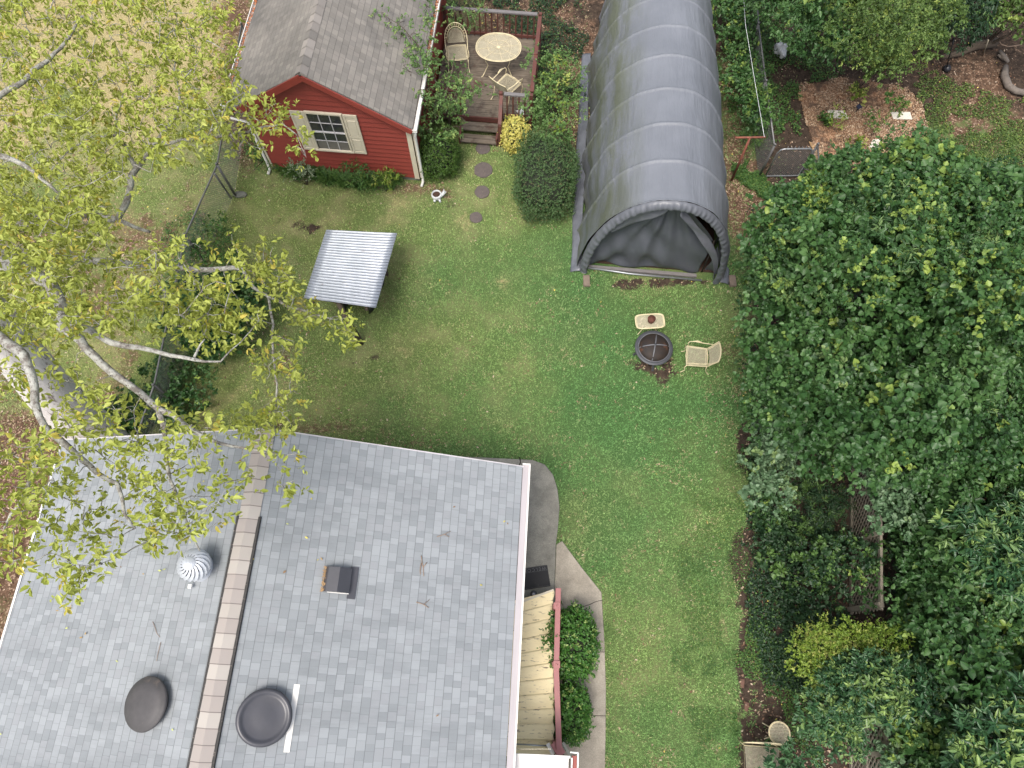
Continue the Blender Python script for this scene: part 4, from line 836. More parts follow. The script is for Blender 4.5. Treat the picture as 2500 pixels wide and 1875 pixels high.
n1 = s.noise(o, .8, 5, .6); n2 = s.noise(s.coord('Object', (1,.22,1), (0,0,R(24))), 2.2, 5, .6); n3 = s.noise(s.coord('Object', (1,.12,1)), 9, 3, .6); n4 = s.noise(o, 14, 4, .7)
c_ = s.mix(s.ramp(n1, [(.35, 0), (.65, 1)]), (.145,.157,.18), (.178,.191,.217))
lf = s.ramp(s.math('MULTIPLY', sp.outputs[0], -.5), [(.3, 0), (.62, 1)]); c_ = s.mix(s.math('MULTIPLY', lf, s.ramp(s.math('ADD', s.math('MULTIPLY', n2, .7), s.math('MULTIPLY', n4, .3)), [(.4, 0), (.56, .85)])), c_, (.095,.108,.066))
c_ = s.mix(s.ramp(n4, [(.45, 0), (.75, .25)]), c_, (.18,.19,.21))
hf = s.math('FRACT', s.math('DIVIDE', sp.outputs[1], HS)); hd_ = s.math('ABSOLUTE', s.math('SUBTRACT', hf, .5)); c_ = s.mix(s.ramp(hd_, [(.46, 0), (.5, .22)]), c_, (.22,.235,.26))
s.bump(s.math('ADD', n3, s.math('MULTIPLY', n2, 1.6)), .55, .04); M['tarp'] = s.done(c_, .5, 0, .4)
MB().grid(110, 420, tcov).build('cover', M['tarp'], tent, fix=False, solid=.006)
tag(MB().prism([TE.w(*p) for p in ((-1.6,.22),(1.65,.22),(1.4,6),(-1.4,6))], -.02, .03).build('shelter_floor', M['soil']), kind='structure')
# gathered front band
def band(i, j):
    x, z = arch(i, 1.); a = j*1.5*math.pi; rr_ = .1+.003*math.sin(i*311)+.004*math.sin(i*127+2)+.003*math.sin(i*203+1); nx, nz = x/TA, z/TB; l = math.hypot(nx, nz) or 1
    rad = -rr_*(1-math.cos(a))*.95; return (x+nx/l*(rad+.012), -.0-.13*math.sin(a*.75)+.007*math.sin(i*290+j*1.5)*math.sin(a)+.005*math.sin(i*181-j*3), max(.03, z+nz/l*(rad+.012)))
M['tarp2'] = plain('tarp_band', (.14,.15,.172), (.095,.102,.12), 6, .38, bump=.5, fine=9)
MB().grid(420, 12, band).build('gathered_hem', M['tarp2'], tent, fix=False)
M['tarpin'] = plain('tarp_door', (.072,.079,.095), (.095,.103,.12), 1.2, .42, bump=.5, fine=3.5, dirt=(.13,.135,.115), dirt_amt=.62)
def ztop(x): r = min(.999, abs(x)/(TA*.93)); return TB*.935*(1-r**TN)**(1/TN)
def curt(x0, x1, gap):
    def fn(i, j):
        x = x0+(x1-x0)*i; zt = max(.12, ztop(x)-gap(x)); z = .03+(zt-.03)*j
        rr_ = math.hypot(x, TB*.95-z); an = math.atan2(x, TB*.95-z)
        fold = .11*(abs(math.sin(an*4.5+.6))**.6-.5)*math.exp(-rr_/2.2)*min(1, rr_*2)+.035*math.sin(an*23+rr_)*min(1, rr_)+.04*math.sin((z+.42*(x+.3)**2)*6.2+math.sin(x*2))*min(1, rr_)*(.35+.65*(1-j))+.02*math.sin(x*9+z*7)
        return (x, .2+fold-.1*math.sin(math.pi*min(1, z/1.6))*.7+.08*(z/2.6), z+.008*math.sin(x*3)*(1-j))
    return fn
gp = lambda x: .1+(.5*math.sin(math.pi*min(1, max(0, (x-.15)/1.75))) if x > .15 else 0)+(.2 if abs(x) < .12 else 0)+(.22*math.sin(math.pi*min(1, max(0, (-x-.7)/1.0))) if x < -.7 else 0)
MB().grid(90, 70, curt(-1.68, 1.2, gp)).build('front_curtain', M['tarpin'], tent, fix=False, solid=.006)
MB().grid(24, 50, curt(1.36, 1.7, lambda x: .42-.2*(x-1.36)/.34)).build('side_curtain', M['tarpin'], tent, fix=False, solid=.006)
M['silver'] = plain('silver_lining', (.15,.158,.182), (.105,.112,.13), 5, .35, bump=.3, fine=14)
def flapL(i, j): x = -1.2+1.15*i; zt = ztop(x)-.05; return (x, .06-.05*j+.02*math.sin(i*9+j*4), zt-.45*j*math.sin(math.pi*min(1, i*.9+.1))**.5)
def flapR(i, j): x = .2+1.42*i; zt = ztop(x)-gp(x)+.02; return (x, .07-.06*j+.02*math.sin(i*13+j*4), zt-(.16+.25*i)*j)
MB().grid(30, 10, flapL).build('rolled_flap', M['silver'], tent, fix=False, solid=.006); MB().grid(30, 10, flapR).build('rolled_flap', M['silver'], tent, fix=False, solid=.006)
for p_ in ([(1.27,.16,.1),(1.25,.13,.9),(1.2,.12,1.55)], [(-1.5,.14,1.0),(-1.2,.12,1.65),(-1.02,.08,2.1)]): MB().tube(p_, .018, 6).build('strap', M['dark'], tent)
MB().tube([(-1.62,.02,.1),(-.5,-.05,.08),(1.28,-.06,.07)], .026, 8).build('bottom_pipe', M['steel'], tent)
MB().box((-.2,.06,.05), (2.7,.09,.07)).build('sill_board', M['deckgrey'], tent)
q = MB()
for a in range(1, 9):
    y_ = a*HS; kf = lambda x: 1-.015*y_-.0012*y_*y_ if x > 0 else 1+.008*y_-.1*max(0, y_-6.9); kz = 1-.006*y_-.0025*y_*y_; pts_ = [(arch(k/24, .955)[0]*kf(arch(k/24)[0]), y_, arch(k/24, .955)[1]*kz) for k in range(25)]; q.tube(pts_, .022, 6)
q.tube([(arch(k/24, .955)[0], .05, arch(k/24, .955)[1]) for k in range(25)], .022, 6); q.build('hoop_frame', M['steel'], tent)
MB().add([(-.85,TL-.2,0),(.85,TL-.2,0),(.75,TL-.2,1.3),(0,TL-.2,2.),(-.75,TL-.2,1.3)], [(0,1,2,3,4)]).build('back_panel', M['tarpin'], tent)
def skirtL(i, j): y = -.12+j*7.1; return (-1.72-.25*i-.022*y+.015*math.sin(y*3), y, .05+.09*(1-i)+.012*math.sin(y*6+i*5))
def skirtR(i, j): y = -.1+j*4; wv = .03*math.sin(y*9)+.02*math.sin(y*23); return ((1.72+(.15+wv+.12*math.exp(-y))*i)*(1-.016*y-.0012*y*y), y, .03+.1*(1-i)+.015*math.sin(y*8+i*4))
MB().grid(6, 90, skirtL).build('ground_skirt', M['tarp2'], tent, fix=False, solid=.005); MB().grid(6, 120, skirtR).build('ground_skirt', M['tarp2'], tent, fix=False, solid=.005)
for u, v, lb in ((1432,690,'weathered wood block under the left front foot of the grey shelter'), (1789,690,'weathered wood block under the right front foot of the grey shelter')):
    g = G(u, v, .05); o = MB().box((0,0,.04), (.16,.3,.09)).build('wood_block', M['block'], bevel=.006); o.location = (g[0], g[1]+.05, 0); tag(o, lb, 'wood block', 'wood blocks under the grey shelter')
# ================================================================== CLOTHESLINE
bx, by = G(1786,441)[:2]; tpz = 1.75; tx, ty = G(1831,336,tpz)[:2]
cl = thing('clothesline_post', 'rusty red T shaped clothesline post beside the chain link gate', 'post', (bx, by, 0))
attach(MB().tube([(bx,by,0), (tx,ty,tpz)], .03, 10).build('upright', M['rustpost']), cl)
p0, p1 = G(1795,336,tpz), G(1869,335,tpz); attach(MB().tube([p0, p1], .026, 10).build('crossbar', M['rustpost']), cl)
lw = [G(1866,334,1.78), G(1855,270,1.74), G(1843,200,1.76), G(1830,120,1.82), G(1820,60,1.9), G(1812,-60,2.)]
tag(MB().tube(lw, .006, 5).build('clothesline', M['plastic']), 'thin pale washing line running away from the T post', 'line')
# ================================================================== CHAIN LINK FENCES
M['link'] = plain('chain_link_wire', (.2,.21,.21), (.14,.145,.145), 10, .6, .4)
M['pipe'] = plain('fence_pipe', (.19,.19,.19), (.13,.13,.13), 8, .5, .4)
def chain(q, A, B, h, z0=.03, st_=.07, r=.0036):
    A = Vector(A[:2]); B = Vector(B[:2]); L = (B-A).length; d = (B-A)/L
    n_ = int((L+h)/st_)
    for k in range(n_):
        for sg in (1, -1):
            s0 = k*st_-h if sg > 0 else k*st_; s1 = s0+sg*h; a, b = 0., 1.
            for s_c in (0, L):
                pass
            def cl_(t): return s0+(s1-s0)*t
            ta, tb = 0., 1.
            if s0 != s1:
                t0 = (0-s0)/(s1-s0); t1 = (L-s0)/(s1-s0); lo, hi = min(t0, t1), max(t0, t1); ta, tb = max(0, lo), min(1, hi)
            if tb-ta < .02: continue
            p = A+d*cl_(ta); p2 = A+d*cl_(tb); q.tube([(p.x,p.y,z0+(h-z0)*ta), (p2.x,p2.y,z0+(h-z0)*tb)], r, 3, caps=False)
def fence(label, pts, h=1.2, posts=True, end_caps=True):
    f = thing('chain_link_fence', label, 'fence', (pts[0][0], pts[0][1], 0)); q = MB()
    for a, b in zip(pts, pts[1:]): chain(q, a, b, h)
    attach(q.build('wire_mesh', M['link']), f)
    attach(MB().tube([(p[0],p[1],h) for p in pts], .022, 8).build('top_rail', M['pipe']), f)
    for p in pts: attach(MB().tube([(p[0],p[1],0),(p[0],p[1],h+.05)], .03, 8).lathe([(.033,h+.03),(.03,h+.07),(0,h+.085)], (p[0],p[1],0), 10).build('post', M['pipe']), f)
    return f
fence('chain link fence along the left side of the lawn, running under the pale tree', [G(u, v, 1.2)[:2] for u, v in ((590,60),(556,250),(530,403),(452,575),(418,740),(376,941),(333,1067),(300,1140))])
for (u0, v0, u1, v1, lb) in ((532,405,578,481,'grey fence brace post on the right of the leaning pair'), (524,424,564,484,'grey fence brace post on the left of the leaning pair')):
    a, b = G(u1, v1, 0), G(u0, v0, 1.25); tag(MB().tube([a, b], .026, 8).build('brace_post', M['pipe']), lb, 'post')
g = G(586,474,.05); o = MB().lathe([(.14,0),(.15,.05),(.1,.09),(0,.1)], n=9, sx=1.3, sy=.7, smooth=False).build('stone', M['found'], bevel=.02); o.location = (g[0], g[1], 0); tag(o, 'flat pale stone at the foot of the fence brace', 'stone')
fence('chain link fence running away behind the clothesline post', [G(u, v, 1.25)[:2] for u, v in ((1891,356),(1870,200),(1852,60),(1846,-30))], 1.25)
fence('short chain link fence between the gate and the vine covered tree', [G(1996,354,1.25)[:2], G(2000,400,1.25)[:2], G(2003,500,1.25)[:2]], 1.25)
ga, gb = Vector(G(1903,364,1.15)), Vector(G(1988,363,1.15)); gt_ = thing('chain_link_gate', 'grey chain link gate with rounded top corners and wire loops', 'gate', (ga.x, ga.y, 0))
attach(MB().tube([(ga.x,ga.y,.1),(ga.x,ga.y,1.0),(ga.x+.05,ga.y,1.12),(ga.x+.12,ga.y,1.15),(gb.x-.12,gb.y,1.15),(gb.x-.05,gb.y,1.12),(gb.x,gb.y,1.),(gb.x,gb.y,.1),(ga.x,ga.y,.1)], .02, 8).build('gate_frame', M['steel']), gt_)
q = MB(); chain(q, ga, gb, 1.12, .1, .06); attach(q.build('wire_mesh', M['link']), gt_)
q = MB()
for k in range(7): x = ga.x+.15+k*.09; q.tube([(x,gb.y,1.12),(x+.02,gb.y-.03,1.18),(x+.06,gb.y+.03,1.2),(x+.09,gb.y,1.14)], .006, 4)
attach(q.build('wire_loops', M['steel']), gt_)
# ================================================================== GARDEN BED THINGS
def sheet(name, px, z, mat, label, cat, group=None):
    o = MB().prism([G(u, v, z)[:2] for u, v in px], z-.025, z).build(name, mat, bevel=.003); return tag(o, label, cat, group)
gr = 'white boards laid on the mulch bed'
sheet('white_board', [(2021,269),(2062,270),(2072,289),(2027,288)], .07, M['tile'], 'broken white board on the left of the mulch bed', 'board', gr)
sheet('white_board', [(2175,273),(2222,273),(2228,291),(2181,290)], .07, M['tile'], 'white board on the right of the mulch bed with leaves over it', 'board', gr)
sheet('white_board', [(2131,340),(2152,339),(2156,348),(2160,359),(2122,360)], .07, M['tile'], 'white board at the bottom of the mulch bed by the tree edge', 'board', gr)
gr = 'cardboard pieces at the bed edge'
sheet('cardboard_sheet', [(1975,345),(1992,352),(2003,370),(2010,398),(2030,396),(2032,403),(2000,404),(1988,372)], .05, M['cardboard'], 'cardboard strip at the bottom left corner of the mulch bed', 'cardboard', gr)
sheet('cardboard_sheet', [(1948,225),(1957,228),(1960,243),(1951,245)], .06, M['cardboard'], 'cardboard scrap at the upper left edge of the mulch bed', 'cardboard', gr)
sheet('cardboard_sheet', [(2207,252),(2227,253),(2226,262),(2209,261)], .07, M['cardboard'], 'cardboard scrap above the right white board', 'cardboard', gr)
g = G(2097,261,.25); sp2 = thing('solar_spotlight', 'small black solar panel light standing in the mulch bed', 'garden light', (g[0], g[1], 0), R(35)); MB().tube([(0,0,0),(0,0,.25)], .012, 6).build('stake', M['lamp'], sp2)
MB().box((0,0,.26), (.14,.12,.02), rx=R(15)).build('solar_panel', M['solar'], sp2, bevel=.004)
def blob(name, u, v, z, r, mat, label, cat, sc=(1,1,1), seed=1, sub=20):
    rr = np.random.default_rng(seed); ph = rr.uniform(0, 6, 8)
    def fn(i, j):
        a, b = i*2*math.pi, (j-.5)*math.pi; d = 1+.18*math.sin(3*a+ph[0]+2*b)+.14*math.sin(5*a+ph[1]-4*b)+.12*math.sin(7*b+ph[2]+a)
        return (r*sc[0]*d*math.cos(a)*math.cos(b), r*sc[1]*d*math.sin(a)*math.cos(b), r*sc[2]*d*math.sin(b))
    o = MB().grid(sub+1, sub//2+1, fn).build(name, mat, fix=False); g = G(u, v, z); o.location = g; return tag(o, label, cat)
blob('plastic_bag', 1907, 122, .16, .22, M['plastic'], 'crumpled white plastic bag under the bushes beyond the fence', 'plastic bag', (.8,1.1,.7), 4)
q = MB(); q.tube([G(2490,170,.1),G(2478,190,.1),G(2460,185,.12)], .02, 6)
tag(MB().tube([G(2298,140,.12),G(2340,130,.14),G(2380,112,.16),G(2430,104,.18)], [.07,.09,.12,.13], 10).build('fallen_log', M['log']), 'long brown fallen log lying at the top right of the yard', 'log')
tag(MB().tube([G(2455,162,.1),G(2452,185,.12),G(2462,210,.12),G(2480,222,.12),G(2530,232,.12)], [.07,.1,.1,.09,.07], 10).build('driftwood', M['palelog']), 'curved dark and white rotting branch at the right edge', 'branch')
tag(MB().tube([G(2440,125,.1),G(2452,140,.15),G(2462,152,.12)], [.05,.07,.04], 8).tube([G(2436,134,.1),G(2452,146,.1)], [.03,.04], 8).build('tree_root', M['palelog']), 'gnarled pale root beside the fallen log', 'root')
tag(MB().tube([G(2436,92,.3),G(2444,108,.25),G(2462,114,.25),G(2495,109,.3)], [.015,.014,.013,.01], 6).build('bare_branch', M['stick']), 'thin pale bare branch above the fallen log', 'branch')
tag(MB().tube([G(2400,133,.05),G(2413,98,.9)], .02, 6).build('stake', M['lattice']), 'grey wooden stake leaning over the fallen log', 'stake')
g = G(2310,170,0); bl = thing('iron_post', 'thin black leaning post in a dark base at the top right', 'post', g)
attach(MB().tube([g, G(2329,93,1.3)], .02, 8).build('shaft', M['lamp']), bl); attach(MB().lathe([(.12,0),(.1,.08),(.05,.14)], g, 14).build('base', M['lamp']), bl)
# bricks edging the planting bed at the right of the lawn
for u, v, a, lb in ((1812,1668,1.4,'half buried brown brick at the lawn edge, left of the weedy bed'), (1893,1664,.9,'half buried brown brick deepest in the weedy bed, toward the glossy shrub'), (1822,1725,1.3,'half buried brown brick nearest the small round side table')):
    g = G(u, v, .0); o = MB().box((0,0,.005), (.17,.08,.04), rz=a).build('brick', M['brick'], bevel=.01); o.location = (g[0], g[1], 0); tag(o, lb, 'brick', 'bricks in the weedy bed')
# ================================================================== LATTICE FENCES
def lattice(label, A, B, h, posts, rails=(.06, 1.), w=.034, step=.15, slant=0.):
    A, B = Vector(A[:2]), Vector(B[:2]); f = thing('lattice_fence', label, 'fence', (A.x, A.y, 0)); L = (B-A).length; d = (B-A)/L; nrm = Vector((-d.y, d.x))
    for sg in (1, -1):
        q = MB(); n_ = int((L+h)/step)
        for k in range(n_+1):
            s0 = k*step-h if sg > 0 else k*step; s1 = s0+sg*h; t0 = (0-s0)/(s1-s0); t1 = (L-s0)/(s1-s0); ta, tb = max(0, min(t0, t1)), min(1, max(t0, t1))
            if tb-ta < .03: continue
            o_ = nrm*(.006*sg); p, p2 = A+d*(s0+(s1-s0)*ta)+o_, A+d*(s0+(s1-s0)*tb)+o_
            q.bar((p.x,p.y,h*ta), (p2.x,p2.y,h*tb), .008, w, up=(nrm.x,nrm.y,0) if False else (0,0,1))
        attach(q.build('lattice_strips', M['lattice']), f)
    for r in rails: attach(MB().bar((A.x,A.y,h*r), (B.x,B.y,h*r), .05, .09).build('rail', M['lattice']), f)
    for t_ in posts: p = A+d*L*t_; attach(MB().bar((p.x,p.y,0), (p.x,p.y,h+.03), .1, .1).build('post', M['lattice'], bevel=.005), f)
lattice('weathered lattice fence half buried in vines right of the lawn', G(2076,1130), G(2074,1500), 1.35, (0, .17, .55, .97))
lattice('weathered lattice fence near the bottom right corner under glossy shrubs', G(2076,1735), G(2072,1960), 1.45, (.0, .4, .9), (.06, .5, 1.))
# ================================================================== VEGETATION
LM = {
 'yellow': leafmat('yellowing_leaves', (.22,.28,.045), (.4,.46,.09), (.58,.63,.19), (.6,.5,.1), .5, .35),
 'vine': leafmat('vine_leaves', (.018,.053,.016), (.044,.11,.031), (.105,.2,.064), (.3,.4,.08), .42, .22),
 'privet': leafmat('privet_leaves', (.04,.075,.018), (.085,.15,.035), (.16,.24,.06), (.32,.4,.09), .45, .25),
 'laurel': leafmat('laurel_leaves', (.02,.06,.026), (.04,.105,.042), (.085,.17,.07), (.25,.36,.1), .3, .15),
 'dark': leafmat('dark_leaves', (.01,.028,.012), (.022,.056,.022), (.05,.1,.04), (.12,.22,.05), .45, .18),
 'box': leafmat('boxwood_leaves', (.03,.07,.022), (.065,.125,.04), (.12,.2,.075), (.14,.13,.06), .45, .15),
 'boxbright': leafmat('bright_boxwood_leaves', (.03,.07,.012), (.06,.125,.02), (.11,.19,.035), (.14,.2,.04), .4, .18),
 'glossy': leafmat('glossy_leaves', (.025,.085,.015), (.055,.16,.025), (.12,.25,.05), (.3,.4,.12), .35, .2),
 'varieg': leafmat('variegated_leaves', (.08,.17,.025), (.62,.57,.14), (.85,.78,.3), (.7,.62,.2), .45, .2),
 'fresh': leafmat('fresh_green_leaves', (.07,.14,.04), (.13,.24,.07), (.22,.33,.12), (.3,.4,.12), .5, .3),
 'golden': leafmat('golden_green_leaves', (.07,.13,.015), (.15,.24,.03), (.28,.36,.06), (.45,.47,.13), .45, .25),
 'weed': leafmat('weed_leaves', (.035,.085,.022), (.065,.15,.035), (.12,.22,.055), (.2,.28,.06), .5, .25),
 'ash': leafmat('ash_leaves', (.03,.075,.025), (.06,.13,.045), (.13,.22,.09), (.22,.32,.1), .38, .2),
 'lime': leafmat('lime_leaves', (.06,.13,.03), (.13,.23,.045), (.22,.34,.08), (.36,.46,.1), .45, .3),
 'silvergreen': leafmat('pale_green_leaves', (.06,.12,.055), (.1,.18,.09), (.19,.28,.16), (.25,.35,.12), .4, .2),
 'silver': leafmat('silvery_leaves', (.12,.17,.1), (.2,.27,.16), (.36,.4,.27), (.5,.5,.35), .5, .2),
}
def nrmz(a): return a/(np.linalg.norm(a, axis=1, keepdims=True)+1e-9)
def build_leaves(name, P, D, N, L, W, tr, tg_, mat, parent, fold=.25, droop=.12):
    D = nrmz(D); S = nrmz(np.cross(D, N)); N = np.cross(S, D); L = L[:, None]; W = W[:, None]
    v = np.stack([P, P+.3*L*D+.5*W*S+fold*W*N, P+.68*L*D+.4*W*S+fold*.7*W*N, P+L*D-droop*L*N, P+.68*L*D-.4*W*S+fold*.7*W*N, P+.3*L*D-.5*W*S+fold*W*N], 1)
    m = len(P); b = np.arange(m)[:, None]*6; f = np.concatenate([b+np.array([[0,1,2,3]]), b+np.array([[0,3,4,5]])])
    c = np.zeros((m, 6, 4)); c[..., 0] = tr[:, None]; c[..., 1] = tg_[:, None]; c[..., 3] = 1
    return np_mesh(name, v.reshape(-1, 3), f, mat, c.reshape(-1, 4), parent)
def sprig_leaves(PS, AX, k, slen, L, W, rnd, fresh, spread=.9, flat=.5, sc=None):
    """PS (n,3) sprig bases, AX axes; k leaves each -> arrays"""
    n = len(PS); P = np.repeat(PS, k, 0); A = np.repeat(AX, k, 0); m = n*k; t = np.tile(np.linspace(.05, 1, k), n)+RNG.normal(0, .06, m)
    P = P+A*(t*slen)[:, None]; rv_ = RNG.normal(0, 1, (m, 3)); rv_ -= A*np.sum(rv_*A, 1, keepdims=True); rv_ = nrmz(rv_)
    D = A*(.25+.6*t)[:, None]+rv_*spread; D[:, 2] -= RNG.uniform(0, .5, m); N = np.array([[0,0,1.]])+RNG.normal(0, flat, (m, 3))
    Ls = L*RNG.uniform(.6, 1.3, m)*(1.1-.3*t)*(1 if sc is None else np.repeat(sc, k)); Ws = W*RNG.uniform(.75, 1.2, m)*(Ls/L)
    tr = np.clip(np.repeat(rnd, k)*.55+RNG.random(m)*.45, 0, 1); tg_ = np.clip(np.repeat(fresh, k)*RNG.uniform(.5, 1.1, m), 0, 1)
    return P, D, N, Ls, Ws, tr, tg_
def crown(name, clumps, mat, parent, sprigs=60, k=7, slen=.14, L=.07, W=.055, fresh=.08, zlo=-.35, spread=.9, flat=.45, jit=.12):
    PS, AX, rd, fr, SC = [], [], [], [], []
    for (c, r) in clumps:
        r = np.broadcast_to(np.array(r, float), (3,)); n = max(6, int(sprigs*(r[0]*r[1]/.25+r[0]*r[2]/.25)/2)); z = RNG.uniform(zlo, 1, n); a = RNG.uniform(0, 2*np.pi, n); q_ = np.sqrt(1-z*z)
        d = np.stack([q_*np.cos(a), q_*np.sin(a), z], 1); sc = RNG.uniform(.72, 1.06, (n, 1))+RNG.normal(0, jit, (n, 1))*.5; PS.append(np.array(c)[None]+d*r[None]*sc)
        AX.append(nrmz(d+np.array([[0,0,.35]])+RNG.normal(0, .45, (n, 3)))); rd.append(np.clip(RNG.random()*.85+RNG.random(n)*.5-.15, 0, 1)); fp_ = fresh*(3.2 if RNG.random() < .25 else .45); fr.append((RNG.random(n) < fp_)*RNG.uniform(.4, 1, n)); SC.append(np.full(n, RNG.uniform(.65, 1.45))*RNG.uniform(.85, 1.15, n))
    PS, AX, rd, fr, SC = map(np.concatenate, (PS, AX, rd, fr, SC)); keep = PS[:, 2] > .03; PS, AX, rd, fr, SC = PS[keep], AX[keep], rd[keep], fr[keep], SC[keep]
    return build_leaves(name, *sprig_leaves(PS, AX, k, slen, L, W, rd, fr, spread, flat, SC), mat, parent)
def sample_poly(poly, n, holes=(), spread=True):
    P = np.array(poly, float); lo, hi = P.min(0), P.max(0); out = []
    tries = 0
    while len(out) < n and tries < n*60:
        best, bd = None, -1
        for _ in range(8 if spread else 1):
            for _k in range(200):
                u, v = RNG.uniform(lo[0], hi[0]), RNG.uniform(lo[1], hi[1])
                if inpoly(np.array([u]), np.array([v]), poly)[0] and not any(inpoly(np.array([u]), np.array([v]), h)[0] for h in holes): break
            d = min([(u-a)**2+(v-b)**2 for a, b in out], default=1e9)
            if d > bd: best, bd = (u, v), d
        out.append(best); tries += 1
    return out
def stems(parent, base, tips, r0=.06, name='trunk', mat='trunk', bend=.15):
    q = MB(); base = Vector(base)
    for i, t in enumerate(tips):
        t = Vector(t); m_ = base.lerp(t, .45)+Vector((RNG.normal(0, bend), RNG.normal(0, bend), .12*(t-base).length)); m2 = base.lerp(t, .8)+Vector((RNG.normal(0, bend*.6), RNG.normal(0, bend*.6), .05))
        rr_ = r0 if i == 0 else r0*.55; q.tube([base, base.lerp(m_, .5), m_, m2, t], [rr_, rr_*.85, rr_*.65, rr_*.4, rr_*.2], 7)
    return q.build(name, M[mat], parent)
def bush(name, label, cat, poly, n, zf, r, mat, group=None, base=None, trunk_r=.06, holes=(), ntips=7, spray=(), **kw):
    pts = sample_poly(poly, n, holes); cl_ = []
    for (u, v) in pts:
        z = zf(u, v)+RNG.normal(0, .12+.36*(r > .38)); z = max(.12, z); s_ = r*RNG.uniform(.55, 1.4); g = G(u, v, z); cl_.append((g, (s_, s_, s_*.7)))
    C = np.array([c for c, _ in cl_]); cx, cy = C[:, 0].mean(), C[:, 1].mean()
    if base: cx, cy = G(base[0], base[1], 0)[:2]
    e = thing(name, label, cat, (cx, cy, 0), 0, group); e_ = (cx, cy, 0)
    loc = [((c[0]-cx, c[1]-cy, c[2]), s_) for c, s_ in cl_]
    crown('crown', loc, LM[mat], e, **kw)
    for (pl, nn, dz, mt, kw2) in spray:
        C2 = []
        for (u, v) in sample_poly(pl, nn): g = G(u, v, zf(u, v)+dz+RNG.normal(0, .1)); s_ = .24*RNG.uniform(.6, 1.4); C2.append(((g[0]-cx, g[1]-cy, g[2]), (s_, s_, s_*.6)))
        crown('leaf_spray', C2, LM[mt], e, **kw2)
    idx = RNG.permutation(len(loc))[:ntips]; stems(e, (0, 0, 0), [loc[i][0] for i in idx], trunk_r)
    return e
# ---- right hand mass of trees and vines
HOLE1 = [(1995,695),(2110,695),(2145,790),(2110,850),(2005,840)]; HOLE2 = [(2140,850),(2270,835),(2330,890),(2300,955),(2160,950)]; HOLE3 = [(2205,665),(2320,665),(2320,755),(2205,755)]; HOLE4 = [(2010,960),(2090,950),(2110,1020),(2020,1030)]
def dome(cu, cv, ru, rv, z0, z1): return lambda u, v: z0+(z1-z0)*max(0, 1-((u-cu)/ru)**2-((v-cv)/rv)**2)
LL = dict(sprigs=70, k=10, L=.1, W=.03, fresh=.15, slen=.2, spread=.8)
SPR1 = [([(1870,560),(2000,540),(2020,640),(1990,740),(1880,740),(1850,660)], 12, .6, 'ash', LL), ([(2080,500),(2180,470),(2230,560),(2180,640),(2090,600)], 9, .6, 'ash', LL), ([(2260,640),(2420,640),(2430,740),(2300,760)], 8, .6, 'ash', LL), ([(2380,500),(2500,480),(2520,620),(2420,640)], 8, .6, 'ash', LL),
        ([(1950,500),(1990,450),(2040,460),(2010,530)], 7, .55, 'lime', dict(sprigs=60, k=7, L=.085, W=.08, fresh=.7)), ([(2200,430),(2350,440),(2520,470),(2500,540),(2300,500)], 12, .6, 'lime', dict(sprigs=40, k=7, L=.09, W=.085, fresh=.6)), ([(2200,540),(2330,560),(2300,700),(2230,640)], 6, .65, 'lime', dict(sprigs=36, k=7, L=.09, W=.085, fresh=.6))]
SPR2 = [([(2200,930),(2350,900),(2500,880),(2500,960),(2300,980)], 9, .55, 'ash', LL), ([(1860,1010),(1900,1000),(1960,1080),(1900,1090)], 6, .3, 'silvergreen', dict(sprigs=60, k=7, L=.08, W=.065, fresh=.1)), ([(2000,830),(2100,820),(2120,900),(2030,900)], 5, .3, 'silvergreen', dict(sprigs=50, k=7, L=.09, W=.07, fresh=.1))]
bush('vine_covered_tree', 'largest vine covered tree on the right, lime new leaves along its top edge', 'tree',
     [(1960,500),(2010,440),(2080,425),(2130,410),(2200,375),(2290,410),(2380,435),(2540,465),(2560,800),(2400,830),(2290,850),(2200,840),(2110,850),(2000,800),(1900,790),(1845,740),(1835,690),(1850,640),(1880,560)], 120,
     dome(2300,620,520,360,2.0,4.6), .5, 'vine', base=(2200,900), trunk_r=.14, holes=(HOLE1, HOLE3), spray=SPR1, sprigs=78, k=7, L=.088, W=.078, fresh=.08, slen=.16)
bush('vine_covered_tree', 'broad low tree with heart shaped leaves, below the largest vine covered tree', 'tree',
     [(1850,830),(1900,800),(2020,830),(2150,860),(2300,850),(2550,830),(2560,1060),(2400,1120),(2330,1190),(2260,1190),(2190,1120),(2070,1090),(1990,1110),(1930,1060),(1880,1040),(1850,960),(1870,900)], 95,
     dome(2200,980,450,260,1.7,3.8), .46, 'vine', base=(2190,1010), trunk_r=.12, holes=(HOLE2, HOLE4), spray=SPR2, sprigs=84, k=7, L=.08, W=.075, fresh=.04, slen=.15)
bush('leafy_shrub', 'pale leaved branch of shrub reaching over the soil strip at the lawn edge', 'shrub',
     [(1855,1075),(1900,1040),(1950,1080),(1960,1130),(1930,1160),(1900,1210),(1850,1235),(1825,1225),(1840,1170)], 20, lambda u, v: 1.7, .24, 'silvergreen', base=(1950,1120), trunk_r=.04, sprigs=90, k=7, L=.075, W=.065, fresh=.1)
bush('leafy_shrub', 'pale leaved shrub climbing over the middle of the lattice fence', 'shrub',
     [(2080,1130),(2150,1120),(2200,1170),(2240,1220),(2255,1260),(2200,1310),(2150,1290),(2110,1240),(2140,1190),(2100,1120)], 20, lambda u, v: 2.2, .22, 'silvergreen', base=(2210,1210), trunk_r=.04, sprigs=85, k=7, L=.085, W=.065, fresh=.12)
